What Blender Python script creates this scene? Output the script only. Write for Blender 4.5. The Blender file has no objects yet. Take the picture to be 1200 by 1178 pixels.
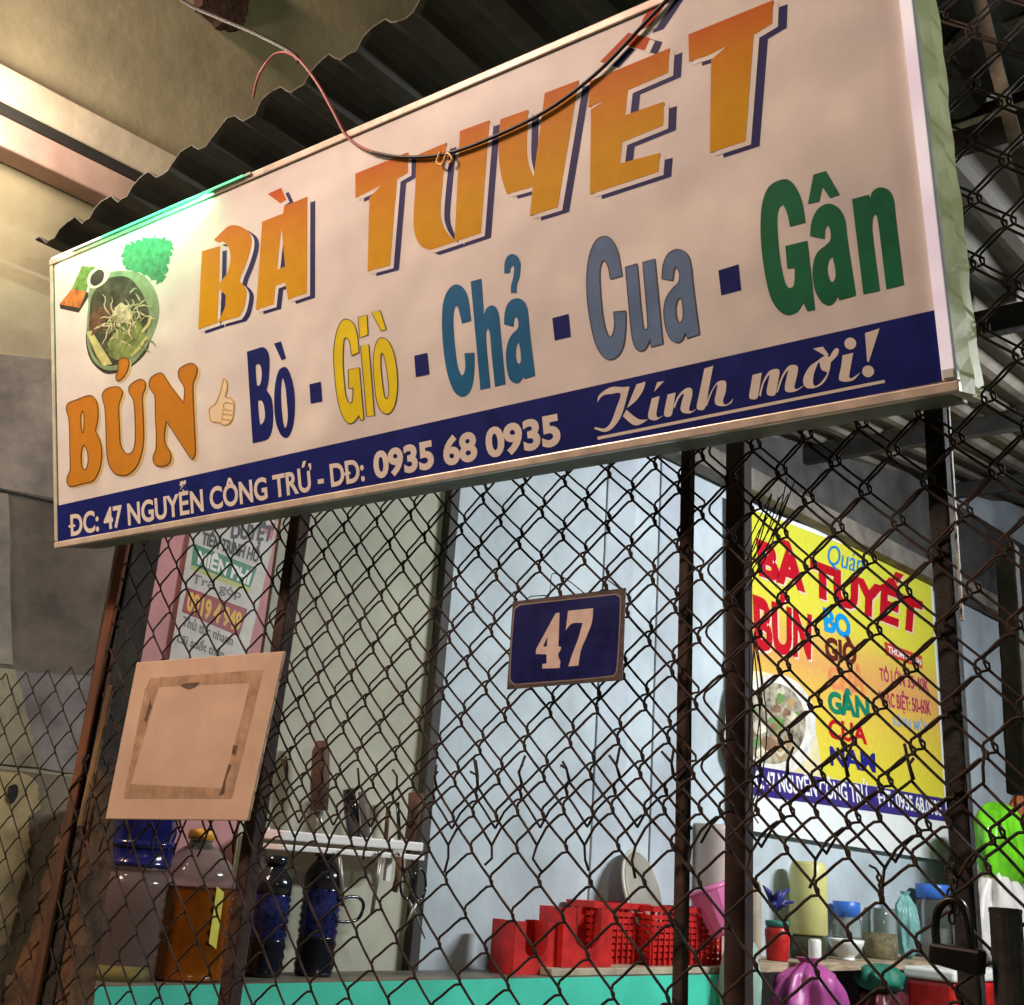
import bpy, bmesh, math, random
import numpy as np
from mathutils import Matrix, Vector
random.seed(7)
S = bpy.context.scene
COL = S.collection
rad = math.radians

# ------------------------------------------------------------------ camera
EYE = np.array([0.0, 0.0, 1.55])
YAW, PIT, ROL, FPX = rad(38.68), rad(17.78), rad(4.194), 1334.0
CX, CY = 600.0, 589.0
_w = np.array([-math.sin(YAW)*math.cos(PIT), math.cos(YAW)*math.cos(PIT), math.sin(PIT)])
_ri = np.array([math.cos(YAW), math.sin(YAW), 0.0])
_up = np.cross(_ri, _w)
_r = _ri*math.cos(ROL) + _up*math.sin(ROL)
_u = -_ri*math.sin(ROL) + _up*math.cos(ROL)
cd = bpy.data.cameras.new('camera'); cam = bpy.data.objects.new('camera', cd); COL.objects.link(cam)
cam.matrix_world = Matrix(((_r[0], _u[0], -_w[0], EYE[0]), (_r[1], _u[1], -_w[1], EYE[1]), (_r[2], _u[2], -_w[2], EYE[2]), (0, 0, 0, 1)))
cd.sensor_fit = 'HORIZONTAL'; cd.sensor_width = 36; cd.lens = 36*FPX/1200; cd.clip_start = 0.02; cd.clip_end = 500
S.camera = cam

# ------------------------------------------------------------------ night sky, faint
world = bpy.data.worlds.new('World'); S.world = world; world.use_nodes = True
wn = world.node_tree.nodes; wl = world.node_tree.links
bgn = wn['Background']; sky = wn.new('ShaderNodeTexSky'); sky.sky_type = 'NISHITA'; sky.sun_disc = False
sky.sun_elevation = rad(-6); sky.sun_rotation = rad(200)
wl.new(sky.outputs[0], bgn.inputs[0]); bgn.inputs[1].default_value = 0.1

S.view_settings.view_transform = 'Standard'; S.view_settings.look = 'None'
S.view_settings.exposure = 0.0; S.view_settings.gamma = 1.0
S.render.engine = 'CYCLES'

STREET_W, TUBE_W, WALLLAMP_W, GREEN_W = 162.0, 150.0, 24.0, 1.0
def area_light(name, loc, target, size, sizey, watts, color, parent=None, spread=180):
    l = bpy.data.lights.new(name, 'AREA'); l.shape = 'RECTANGLE'; l.size = size; l.size_y = sizey
    l.energy = watts; l.color = color; l.spread = rad(spread)
    o = bpy.data.objects.new(name, l); COL.objects.link(o)
    o.location = loc; d = Vector(target) - Vector(loc); o.rotation_euler = d.to_track_quat('-Z', 'Y').to_euler()
    return o

# ------------------------------------------------------------------ pixel -> place
def ray(x, y): return _r*(x-CX)/FPX - _u*(y-CY)/FPX + _w
def onY(x, y, Y): d = ray(x, y); return EYE + d*(Y/d[1])
def onZ(x, y, Z): d = ray(x, y); return EYE + d*((Z-EYE[2])/d[2])
def onP(x, y, p0, n): d = ray(x, y); return EYE + d*(np.dot(np.asarray(p0)-EYE, n)/np.dot(d, n))
def depth(p): return float(np.dot(np.asarray(p)-EYE, _w))
# long side wall: runs into the shop, 6.5 degrees off the depth axis
AL = rad(6.5); WO = np.array([-2.78, 1.75, 0.0]); WT = np.array([math.sin(AL), math.cos(AL), 0]); WN = np.array([math.cos(AL), -math.sin(AL), 0])
def Wp(s, off, z): return WO + WT*s + WN*off + np.array([0, 0, z])
def onW(x, y, off=0.0): return onP(x, y, WO + WN*off, WN)
def sW(x, y, off=0.0):
    p = onW(x, y, off); return float(np.dot(p-WO, WT)), float(p[2])
FY = 1.50   # fence plane

# ------------------------------------------------------------------ materials
MATS = {}
def mat(name, col, rough=0.6, metal=0.0, var=0.18, scale=9.0, bump=0.0, bscale=None, col2=None, emit=None, estr=0.0, trans=0.0, spec=0.5, alpha=1.0, detail=5.0, stretch=None):
    if name in MATS: return MATS[name]
    m = bpy.data.materials.new(name); m.use_nodes = True; nt = m.node_tree; N = nt.nodes; L = nt.links
    b = N['Principled BSDF']
    b.inputs['Roughness'].default_value = rough; b.inputs['Metallic'].default_value = metal
    b.inputs['Specular IOR Level'].default_value = spec
    tc = N.new('ShaderNodeTexCoord'); vec = tc.outputs['Object']
    if stretch:
        mp = N.new('ShaderNodeMapping'); mp.inputs['Scale'].default_value = stretch; L.new(vec, mp.inputs[0]); vec = mp.outputs[0]
    if var > 0 or col2:
        n = N.new('ShaderNodeTexNoise'); n.inputs['Scale'].default_value = scale; n.inputs['Detail'].default_value = detail; n.inputs['Roughness'].default_value = 0.62
        L.new(vec, n.inputs['Vector'])
        cr = N.new('ShaderNodeValToRGB')
        c2 = col2 if col2 else tuple(c*(1-var) for c in col); c1 = col if col2 else tuple(min(1, c*(1+var*0.5)) for c in col)
        cr.color_ramp.elements[0].position = 0.36; cr.color_ramp.elements[1].position = 0.64
        cr.color_ramp.elements[0].color = (*c2, 1); cr.color_ramp.elements[1].color = (*c1, 1)
        L.new(n.outputs['Fac'], cr.inputs[0]); L.new(cr.outputs[0], b.inputs['Base Color'])
        rr = N.new('ShaderNodeMapRange'); rr.inputs['To Min'].default_value = max(0.02, rough-0.12); rr.inputs['To Max'].default_value = min(1, rough+0.12)
        L.new(n.outputs['Fac'], rr.inputs['Value']); L.new(rr.outputs[0], b.inputs['Roughness'])
    else:
        b.inputs['Base Color'].default_value = (*col, 1)
    if bump > 0:
        n2 = N.new('ShaderNodeTexNoise'); n2.inputs['Scale'].default_value = bscale or scale*3; n2.inputs['Detail'].default_value = 6
        L.new(vec, n2.inputs['Vector'])
        bp = N.new('ShaderNodeBump'); bp.inputs['Strength'].default_value = bump; bp.inputs['Distance'].default_value = 0.007
        L.new(n2.outputs['Fac'], bp.inputs['Height']); L.new(bp.outputs[0], b.inputs['Normal'])
    if emit: b.inputs['Emission Color'].default_value = (*emit, 1); b.inputs['Emission Strength'].default_value = estr
    if trans: b.inputs['Transmission Weight'].default_value = trans; b.inputs['IOR'].default_value = 1.35
    if alpha < 1: b.inputs['Alpha'].default_value = alpha
    MATS[name] = m; return m
def srgb(r, g, b):
    f = lambda c: (c/12.92 if c <= 0.04045 else ((c+0.055)/1.055)**2.4)
    return (f(r/255), f(g/255), f(b/255))
def gradient_mat(name, z0, z1, stops, rough=0.45):
    m = bpy.data.materials.new(name); m.use_nodes = True; nt = m.node_tree; N = nt.nodes; L = nt.links
    b = N['Principled BSDF']; b.inputs['Roughness'].default_value = rough; b.inputs['Specular IOR Level'].default_value = 0.12
    tc = N.new('ShaderNodeTexCoord'); sp = N.new('ShaderNodeSeparateXYZ'); L.new(tc.outputs['Object'], sp.inputs[0])
    mr = N.new('ShaderNodeMapRange'); mr.inputs['From Min'].default_value = z0; mr.inputs['From Max'].default_value = z1; L.new(sp.outputs['Z'], mr.inputs['Value'])
    cr = N.new('ShaderNodeValToRGB'); L.new(mr.outputs[0], cr.inputs[0])
    e = cr.color_ramp.elements; e[0].position = stops[0][0]; e[0].color = (*stops[0][1], 1); e[1].position = stops[-1][0]; e[1].color = (*stops[-1][1], 1)
    for p, c in stops[1:-1]: k = e.new(p); k.color = (*c, 1)
    n = N.new('ShaderNodeTexNoise'); n.inputs['Scale'].default_value = 30; n.inputs['Detail'].default_value = 6; L.new(tc.outputs['Object'], n.inputs['Vector'])
    mx = N.new('ShaderNodeMix'); mx.data_type = 'RGBA'; mx.blend_type = 'MULTIPLY'; mx.inputs['Factor'].default_value = 0.25
    L.new(cr.outputs[0], mx.inputs['A']); L.new(n.outputs['Fac'], mx.inputs['B']); L.new(mx.outputs['Result'], b.inputs['Base Color'])
    return m

# ------------------------------------------------------------------ objects
def empty(name, loc, label=None, cat=None, group=None, M=None):
    o = bpy.data.objects.new(name, None); COL.objects.link(o); o.empty_display_size = 0.05
    if M is not None: o.matrix_world = M
    else: o.location = Vector(loc)
    bpy.context.view_layer.update()
    if label: o['label'] = label
    if cat: o['category'] = cat
    if group: o['group'] = group
    return o
def tag(o, label, cat, group=None):
    o['label'] = label; o['category'] = cat
    if group: o['group'] = group
    return o
class MB:
    def __init__(s): s.v = []; s.f = []
    def add(s, vs, fs):
        o = len(s.v); s.v += [tuple(float(c) for c in v) for v in vs]; s.f += [tuple(o+i for i in f) for f in fs]; return s
    def box(s, a, b):
        x0, y0, z0 = a; x1, y1, z1 = b
        return s.add([(x0,y0,z0),(x1,y0,z0),(x1,y1,z0),(x0,y1,z0),(x0,y0,z1),(x1,y0,z1),(x1,y1,z1),(x0,y1,z1)],
                     [(0,3,2,1),(4,5,6,7),(0,1,5,4),(1,2,6,5),(2,3,7,6),(3,0,4,7)])
    def wbox(s, s0, s1, o0, o1, z0, z1):   # box along the side wall
        P = [Wp(*q) for q in ((s0,o0,z0),(s1,o0,z0),(s1,o1,z0),(s0,o1,z0),(s0,o0,z1),(s1,o0,z1),(s1,o1,z1),(s0,o1,z1))]
        return s.add(P, [(0,3,2,1),(4,5,6,7),(0,1,5,4),(1,2,6,5),(2,3,7,6),(3,0,4,7)][::1])
    def tube(s, pts, r, n=6, cap=True, rs=None):
        pts = [np.asarray(p, float) for p in pts]; ring = []; o = len(s.v); prev = None
        for i, p in enumerate(pts):
            t = pts[min(i+1, len(pts)-1)] - pts[max(i-1, 0)]; t = t/(np.linalg.norm(t)+1e-12)
            if prev is None:
                a = np.array([0, 0, 1.]) if abs(t[2]) < 0.9 else np.array([1., 0, 0]); x = np.cross(a, t)
            else: x = prev - t*np.dot(prev, t)
            x /= np.linalg.norm(x)+1e-12; prev = x; y = np.cross(t, x); R = rs[i] if rs else r
            for k in range(n):
                an = 2*math.pi*k/n; s.v.append(tuple(p + R*(x*math.cos(an)+y*math.sin(an))))
        m = len(pts)
        for i in range(m-1):
            for k in range(n): s.f.append((o+i*n+k, o+i*n+(k+1)%n, o+(i+1)*n+(k+1)%n, o+(i+1)*n+k))
        if cap: s.f.append(tuple(o+k for k in range(n))[::-1]); s.f.append(tuple(o+(m-1)*n+k for k in range(n)))
        return s
    def lathe(s, c, prof, n=20, sx=1.0, sy=1.0, M=None):
        o = len(s.v)
        for r_, z in prof:
            for k in range(n):
                an = 2*math.pi*k/n; p = np.array([r_*math.cos(an)*sx, r_*math.sin(an)*sy, z])
                if M is not None: p = M @ p
                s.v.append(tuple(np.asarray(c)+p))
        for i in range(len(prof)-1):
            for k in range(n): s.f.append((o+i*n+k, o+i*n+(k+1)%n, o+(i+1)*n+(k+1)%n, o+(i+1)*n+k))
        if prof[0][0] > 0: s.f.append(tuple(o+k for k in range(n))[::-1])
        if prof[-1][0] > 0: s.f.append(tuple(o+(len(prof)-1)*n+k for k in range(n)))
        return s
    def build(s, name, m, parent=None, smooth=False, bevel=0.0, local=False, fixn=False):
        me = bpy.data.meshes.new(name); v = s.v
        if parent is not None and not local:
            Mi = parent.matrix_world.inverted(); v = [tuple(Mi @ Vector(p)) for p in v]
        me.from_pydata(v, [], s.f); me.materials.append(m)
        o = bpy.data.objects.new(name, me); COL.objects.link(o)
        if parent is not None: o.parent = parent
        if fixn:
            bm = bmesh.new(); bm.from_mesh(me); bmesh.ops.recalc_face_normals(bm, faces=bm.faces); bm.to_mesh(me); bm.free()
        if smooth:
            for p in me.polygons: p.use_smooth = True
        if bevel > 0:
            bv = o.modifiers.new('b', 'BEVEL'); bv.width = bevel; bv.segments = 2; bv.limit_method = 'ANGLE'
        return o
def struct(o): o['kind'] = 'structure'; return o

# 2D outlines -> filled meshes
def smooth_poly(pts, n=5):
    """pts: (x,y) smooth or (x,y,1) corner; Catmull-Rom through smooth points"""
    m = len(pts); out = []
    P = [np.array(p[:2], float) for p in pts]; c = [len(p) > 2 for p in pts]
    for i in range(m):
        p1, p2 = P[i], P[(i+1) % m]
        t1 = np.zeros(2) if False else ((p2-P[i-1])*0.5 if not c[i] else (p2-p1)*0.6)
        t2 = ((P[(i+2) % m]-p1)*0.5 if not c[(i+1) % m] else (p2-p1)*0.6)
        if c[i] and c[(i+1) % m]: out.append(p1); continue
        L = np.linalg.norm(p2-p1)
        for v in (t1, t2):
            k = np.linalg.norm(v)
            if k > 1.2*L: v *= 1.2*L/k
        for k in range(n):
            t = k/n; h = (2*t**3-3*t**2+1, t**3-2*t**2+t, -2*t**3+3*t**2, t**3-t**2)
            out.append(h[0]*p1+h[1]*t1+h[2]*p2+h[3]*t2)
    return out
def fill2d(loops):
    cu = bpy.data.curves.new('f', 'CURVE'); cu.dimensions = '2D'; cu.fill_mode = 'BOTH'
    for lp in loops:
        sp = cu.splines.new('POLY'); sp.points.add(len(lp)-1); sp.use_cyclic_u = True
        for q, p in zip(sp.points, lp): q.co = (p[0], p[1], 0, 1)
    return _curve2mesh(cu)
def _curve2mesh(cu):
    o = bpy.data.objects.new('f', cu); COL.objects.link(o); dg = bpy.context.evaluated_depsgraph_get(); dg.update()
    me = bpy.data.meshes.new_from_object(o.evaluated_get(dg))
    vs = [tuple(v.co[:2]) for v in me.vertices]; fs = [tuple(p.vertices) for p in me.polygons]
    bpy.data.objects.remove(o); bpy.data.curves.remove(cu); bpy.data.meshes.remove(me)
    return vs, fs
_CAP = None
def text2d(body, bold=0.0, shear=0.0, spacing=1.0):
    global _CAP
    def mk(b, off):
        cu = bpy.data.curves.new('t', 'FONT'); cu.body = b; cu.size = 1.0; cu.offset = off; cu.shear = shear; cu.resolution_u = 4; cu.space_character = spacing
        cu.fill_mode = 'BOTH'; return _curve2mesh(cu)
    if _CAP is None: _CAP = max(p[1] for p in mk('H', 0)[0])
    return mk(body, bold)
def homog(src, dst):
    A = []; b = []
    for (x, y), (u, v) in zip(src, dst):
        A.append([x, y, 1, 0, 0, 0, -u*x, -u*y]); b.append(u); A.append([0, 0, 0, x, y, 1, -v*x, -v*y]); b.append(v)
    h = np.linalg.solve(np.array(A, float), np.array(b, float)); return np.append(h, 1).reshape(3, 3)
class Surf:
    """a printed plane: turns picture points into local (x, -layer, z) of the owner"""
    def __init__(s, p0, n, root): s.p0 = np.asarray(p0); s.n = np.asarray(n); s.root = root; s.Mi = root.matrix_world.inverted(); s.part = None
    def pt(s, x, y, lay):
        p = onP(x, y, s.p0, s.n) ; q = s.Mi @ Vector(p); return q
    def put(s, name, px, fs, m, lay, shift=(0, 0), parent=None, label=None):
        vs = []
        for x, y in px:
            q = s.pt(x, y, lay); vs.append((q.x+shift[0], q.y-lay*0.0003, q.z+shift[1]))
        me = bpy.data.meshes.new(name); me.from_pydata(vs, [], fs); me.materials.append(m)
        o = bpy.data.objects.new(name, me); COL.objects.link(o); o.parent = parent or s.part or s.root
        if label: o['label'] = label
        return o
    def shape(s, name, loops, m, lay, Z=(0, 0, 1), shift=(0, 0), smooth=True, parent=None):
        L = []
        for lp in loops:
            q = smooth_poly(lp) if smooth else [np.array(p[:2], float) for p in lp]
            L.append([(Z[0]+p[0]/Z[2], Z[1]+p[1]/Z[2]) for p in q])
        vs, fs = fill2d(L); return s.put(name, vs, fs, m, lay, shift, parent)
    def text(s, name, body, quad, m, lay, bold=0.0, shear=0.0, parent=None, shift=(0, 0)):
        vs, fs = text2d(body, bold, shear); x0 = min(p[0] for p in vs); x1 = max(p[0] for p in vs)
        H = homog([(0, 0), (1, 0), (1, 1), (0, 1)], quad); out = []
        for x, y in vs:
            q = H @ np.array([(x-x0)/(x1-x0), y/_CAP, 1]); out.append((q[0]/q[2], q[1]/q[2]))
        return s.put(name, out, fs, m, lay, shift, parent)
    def ribbon(s, name, paths, wd, m, lay, Z=(0, 0, 1), closed=False, parent=None, taper=False):
        vs = []; fs = []
        for pth in paths:
            P = [np.array([Z[0]+p[0]/Z[2], Z[1]+p[1]/Z[2]]) for p in pth]; n = len(P); o = len(vs)
            for i in range(n):
                a = P[(i-1) % n] if closed or i > 0 else P[i]; b = P[(i+1) % n] if closed or i < n-1 else P[i]
                t = b-a; t /= np.linalg.norm(t)+1e-9; nn = np.array([-t[1], t[0]])
                k = wd*0.5*((0.25+0.75*math.sin(math.pi*(i+0.3)/(n-0.4))) if taper else 1)
                vs += [tuple(P[i]+nn*k), tuple(P[i]-nn*k)]
            for i in range(n if closed else n-1):
                j = (i+1) % n; fs.append((o+2*i, o+2*i+1, o+2*j+1, o+2*j))
        return s.put(name, vs, fs, m, lay, parent=parent)

# ================================================================== SETTING
ground = struct(MB().box((-40, -40, -0.2), (40, 40, 0.0)).build('ground', mat('ground_concrete', (0.16, 0.145, 0.125), 0.9, bump=0.3, scale=3)))

# ---- the neighbouring building whose long side wall runs past the fence into the shop
m_beige = mat('beige_plaster', (0.43, 0.37, 0.24), 0.85, var=0.25, scale=2.6, bump=0.25, bscale=24, detail=8)
m_grey = mat('grey_plaster', (0.31, 0.265, 0.225), 0.9, var=0.5, scale=4, bump=0.5, bscale=20, detail=8)
m_brown = mat('stained_plaster', (0.19, 0.155, 0.12), 0.9, var=0.5, scale=3.5, bump=0.5, bscale=18, detail=8)
m_cream = mat('cream_paint', (0.50, 0.39, 0.19), 0.8, var=0.45, scale=6, bump=0.5, detail=9)
m_lilac = mat('lilac_plaster', (0.31, 0.275, 0.26), 0.9, var=0.5, scale=4, bump=0.5, detail=9)
m_pink = mat('pink_paint', (0.62, 0.30, 0.30), 0.8, var=0.2, scale=4, bump=0.1)
m_pale = mat('pale_green_paint', (0.46, 0.46, 0.36), 0.8, var=0.2, scale=3, bump=0.1, detail=8)
m_blue = mat('pale_blue_paint', (0.50, 0.575, 0.625), 0.75, var=0.24, scale=2.2, bump=0.08, detail=8)
m_blue2 = mat('grey_blue_paint', (0.45, 0.51, 0.57), 0.75, var=0.24, scale=2.2, bump=0.08, detail=8)
m_dark = mat('dark_gap', (0.02, 0.018, 0.016), 0.95)
m_ledge = mat('ledge_plaster', (0.62, 0.52, 0.40), 0.8, var=0.18, scale=5, bump=0.2, bscale=30)
bld = empty('neighbour_building', Wp(0, 0, 0), 'beige plastered neighbouring building with a projecting ledge, behind the left fence post', 'building')
MB().wbox(-3.5, 9.0, -0.30, 0.0, 0.0, 6.5).build('wall', m_beige, bld)
def jag(pts, a=2.2, n=4):
    out = []
    for p1, p2 in zip(pts, pts[1:]+pts[:1]):
        for k in range(n): out.append((p1[0]+(p2[0]-p1[0])*k/n+random.uniform(-a, a), p1[1]+(p2[1]-p1[1])*k/n+random.uniform(-a, a)))
    return out
def patch(name, px, m, off, thick=0.006, parent=bld, smooth=False):
    q = smooth_poly(px) if smooth else px
    vs, fs = fill2d([[(p[0], -p[1]) for p in q]]); n = len(vs)
    P = [onW(x, -y, off+thick) for x, y in vs]
    # border extruded back to the wall
    m_ = MB(); m_.add(P, fs); B = [onW(p[0], p[1], off+thick) for p in q]; Bk = [b - WN*(thick+0.001) for b in B]; k = len(B)
    m_.add(B+Bk, [(i, (i+1) % k, k+(i+1) % k, k+i) for i in range(k)])
    return m_.build(name, m, parent)
patch('plaster_patch', jag([(-120, 402), (66, 422), (180, 440), (180, 600), (66, 586), (-120, 548)], 1.2), m_grey, 0.0, 0.005)
patch('plaster_patch', jag([(-120, 552), (66, 590), (180, 606), (180, 800), (-120, 770)], 1.6), m_brown, 0.0, 0.007)
patch('plaster_patch', jag([(-120, 560), (10, 578), (15, 780), (-120, 760)], 1.2), MATS['grey_plaster'], 0.007, 0.004)
patch('plaster_patch', jag([(-120, 780), (14, 782), (180, 800), (180, 915), (84, 905), (-120, 880)], 1.6), m_lilac, 0.0, 0.006)
patch('plaster_patch', jag([(-120, 782), (18, 784), (50, 900), (-120, 880)], 1.2), mat('ochre_plaster', (0.36, 0.31, 0.21), 0.9, var=0.45, scale=5, bump=0.5, detail=9), 0.006, 0.003)
patch('plaster_patch', jag([(-120, 888), (84, 909), (180, 920), (200, 1230), (-120, 1230)], 1.6), mat('grey_brown_render', (0.24, 0.20, 0.13), 0.9, var=0.35, scale=5, bump=0.35), 0.0, 0.008)
patch('plaster_patch', jag([(-120, 885), (5, 903), (42, 912), (46, 930), (47, 948), (33, 956), (32, 968), (37, 985), (30, 1005), (32, 1022), (20, 1050), (22, 1066), (14, 1090), (4, 1110), (-120, 1120)]), m_cream, 0.008, 0.003)
patch('hole', [(8, 938), (12, 922), (20, 920), (21, 932), (14, 942)], m_dark, 0.013, 0.001, smooth=True)
for a in ([(-120, 549), (66, 587), (180, 603), (180, 606), (66, 590), (-120, 552)],): patch('crack', a, m_dark, 0.0, 0.0085)
# ledge: lit fascia over a dark strip painted as shade over a second, lower fascia
s0 = -3.4
zt = sW(0, 68)[1]
def ledge(name, px_top, px_bot, off, m):
    st, z1 = sW(60, px_top, off); sb, z0 = sW(60, px_bot, off)
    return MB().wbox(s0, 0.9, 0.002, off, z0, z1).build(name, m, bld, bevel=0.006)
ledge('ledge', 105, 147, 0.085, m_ledge)
ledge('painted_gap_shade', 147.3, 162.7, 0.078, m_dark)
ledge('ledge', 163, 199, 0.084, mat('ledge_pink', (0.50, 0.33, 0.28), 0.85, var=0.2, scale=6, bump=0.2))
# the shop's stretch of the same wall: pink, pale green, light blue sheets
def wpanel(name, s_0, s_1, off, m, z0=0.0, z1=4.3): return MB().wbox(s_0, s_1, 0.002, off, z0, z1).build(name, m, bld)
sp = sW(318, 680)[0]; st_ = sW(505, 760)[0]
wpanel('wall_panel', 0.02, sp-0.01, 0.010, m_pink, z1=3.1)
wpanel('wall_panel', sp, st_, 0.012, m_pale, z1=3.1)
seg = [(st_+0.03, 668), (None, 692), (None, 738), (None, 768), (None, 1120), (None, 1150), (None, 1290)]
pos = [st_+0.035] + [sW(x, 760)[0] for x in (700, 735, 765, 795, 1120, 1148, 1170, 1195)] + [9.0]
mm = [m_blue, m_blue2, m_blue, m_blue2, m_blue, m_blue2, m_blue, m_blue2, m_blue]
for i in range(len(pos)-1): wpanel('wall_panel', pos[i], pos[i+1]-0.004, 0.012 if i % 2 == 0 else 0.020, mm[i])
MB().wbox(st_-0.012, st_+0.03, 0.012, 0.05, 1.1, 3.6).build('corner_trim', mat('dark_trim', (0.035, 0.032, 0.028), 0.7), bld, bevel=0.004)
b0 = sW(880, 572, 0.10); b1 = sW(1092, 655, 0.10)
MB().wbox(st_+0.2, 9.0, 0.036, 0.13, b0[1]-0.02, b0[1]+0.09).build('wall_plate_beam', mat('dusty_timber', (0.17, 0.15, 0.125), 0.95, var=0.4, scale=6, bump=0.5), bld, bevel=0.006)
MB().wbox(st_+0.2, 9.0, 0.036, 0.060, b0[1]+0.0915, b0[1]+0.62).build('eaves_board', mat('dark_grey_board', (0.060, 0.058, 0.056), 0.9, var=0.5, scale=4, bump=0.4, detail=9), bld)  # dark grey board covering the wall above the plate beam
# rusty bracket left on the wall
rb = MB(); a = onW(238, -30, 0.05); 
px = [(236, -40), (300, -40), (292, 12), (284, 30), (262, 24), (240, 4)]
patch('rusty_bracket', jag(px, 3.0), mat('dark_rust', (0.05, 0.022, 0.016), 0.9, var=0.5, scale=14, bump=0.6), 0.0, 0.05)

# ================================================================== ROOF AND AWNING
m_awn = mat('grimy_metal', (0.10, 0.092, 0.072), 0.75, metal=0.1, var=0.5, scale=5, bump=0.25, col2=(0.045, 0.04, 0.033), detail=8)
m_roof = mat('roof_sheet', (0.14, 0.125, 0.10), 0.8, metal=0.0, var=0.45, scale=2.5, bump=0.2, detail=8)
def corrugated(name, x0, x1, y0, y1, zf, m, pitch, amp, label, cat, parent=None, jag=0.0, trap=True):
    n = int((x1-x0)/pitch*8); vs = []; fs = []; ys = np.linspace(y0, y1, 7)
    rows = []
    for j, y in enumerate(ys):
        row = []
        for i in range(n+1):
            x = x0+(x1-x0)*i/n; ph = ((x-x0)/pitch) % 1
            h = min(1, max(0, 2.6*abs(ph-0.5)*2-0.75)) if trap else 0.5+0.5*math.cos(2*math.pi*ph)
            yy = y + (random.uniform(-1, 1)*jag*0.3 + jag*math.sin(x*2.3+1) if j == 0 else 0)
            row.append(len(vs)); vs.append((x, yy, zf(x, yy) + amp*h + 0.004*math.sin(x*9+y*5)))
        rows.append(row)
    for j in range(len(ys)-1):
        for i in range(n): fs.append((rows[j][i], rows[j][i+1], rows[j+1][i+1], rows[j+1][i]))
    mb = MB(); mb.add(vs, fs); o = mb.build(name, m, parent)
    sd = o.modifiers.new('s', 'SOLIDIFY'); sd.thickness = 0.003; sd.offset = 1
    if label: tag(o, label, cat)
    return o
EZ = 1.55
eL = onY(35, 290, 1.28); eR = onY(500, 8, 1.28)
slope_e = (eR[2]-eL[2])/(eR[0]-eL[0])
zaw = lambda x, y: eL[2]-0.01 + slope_e*(min(x, 1.5)-eL[0]) + 0.02*(y-1.28)
aw = empty('awning', (-1.2, 1.6, 0), 'dark grimy corrugated metal awning above and behind the big menu sign', 'awning')
corrugated('corrugated_sheet', eL[0], 1.4, 1.28, 2.25, zaw, m_awn, 0.158, 0.034, None, None, aw, jag=0.012)
MB().tube([(-2.75, 1.60, zaw(-2.75, 1.6)-0.03), (1.4, 1.60, zaw(1.4, 1.6)-0.03)], 0.02, 8).build('rafter', mat('rust_steel', (0.07, 0.035, 0.022), 0.85, var=0.5, scale=20, bump=0.5), aw)
m_rust = MATS['rust_steel']
rf = empty('shop_roof', (-0.5, 4.5, 0), 'dusty grey corrugated roof over the shop, seen from below through the fence', 'roof')
zr = lambda x, y: 1.50+EZ + 0.17*(y-1.3)
corrugated('corrugated_sheet', -2.6, 2.6, 2.0, 8.6, lambda x, y: zr(x, y)+0.04, m_roof, 0.15, 0.03, None, None, rf)
for y in (2.28, 3.72, 5.3, 7.0):
    MB().box((-2.6, y, zr(0, y)-0.055), (2.6, y+0.05, zr(0, y)+0.036)).build('purlin', mat('dark_red_steel', (0.05, 0.022, 0.018), 0.8, var=0.5, scale=10, bump=0.4) if y < 3 else mat('dark_steel', (0.03, 0.028, 0.027), 0.8, var=0.4, scale=10, bump=0.4), rf, bevel=0.004)
# steel strap brace near the sign's right end and a thin rod
p = [onY(1140, -30, 1.62), onY(1178, 120, 1.62), onY(1206, 225, 1.62), onY(1240, 370, 1.62)]
mb = MB()
for i in range(len(p)-1):
    a, b = p[i], p[i+1]; e = np.array([0.010, 0, 0]); g = np.array([0, 0.006, 0])
    mb.add([a-e-g, a+e-g, a+e+g, a-e+g, b-e-g, b+e-g, b+e+g, b-e+g], [(0,3,2,1),(4,5,6,7),(0,1,5,4),(1,2,6,5),(2,3,7,6),(3,0,4,7)])
mb.build('brace', mat('grey_strap', (0.20, 0.18, 0.14), 0.6, metal=0.3, var=0.4, scale=20, bump=0.3), rf)
MB().tube([onY(1112, 152, 2.2), onY(1160, 136, 2.2), onY(1230, 112, 2.2)], 0.007, 6).build('tie_rod', mat('pale_rod', (0.4, 0.36, 0.28), 0.6, var=0.4, scale=40), rf)
# scraps of pale sheet lying on the purlins
m_scrap = mat('pale_scrap', (0.42, 0.43, 0.40), 0.8, var=0.35, scale=12, bump=0.3)
for k, (x, y, w_, h_, Y) in enumerate(((1112, 65, 30, 40, 2.35), (1165, 40, 34, 44, 2.4), (1130, 20, 40, 26, 2.5), (1150, 170, 26, 30, 2.9), (1185, 158, 26, 26, 2.8), (1125, 200, 24, 22, 3.0), (1140, 228, 30, 14, 3.1), (1188, 20, 26, 30, 2.45))):
    q = [onY(x-w_/2, y-h_/2, Y), onY(x+w_/2, y-h_*0.6, Y+0.1), onY(x+w_*0.55, y+h_*0.4, Y+0.12), onY(x-w_*0.3, y+h_*0.55, Y)]
    mid = sum(q)/4 + np.array([0, 0.05, 0.03]); q2 = [c+np.array([0, 0.012, 0.006]) for c in q]
    o = MB().add(q+q2, [(0,1,2,3),(7,6,5,4),(0,4,5,1),(1,5,6,2),(2,6,7,3),(3,7,4,0)]).build('tin_scrap', m_scrap, rf)

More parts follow.
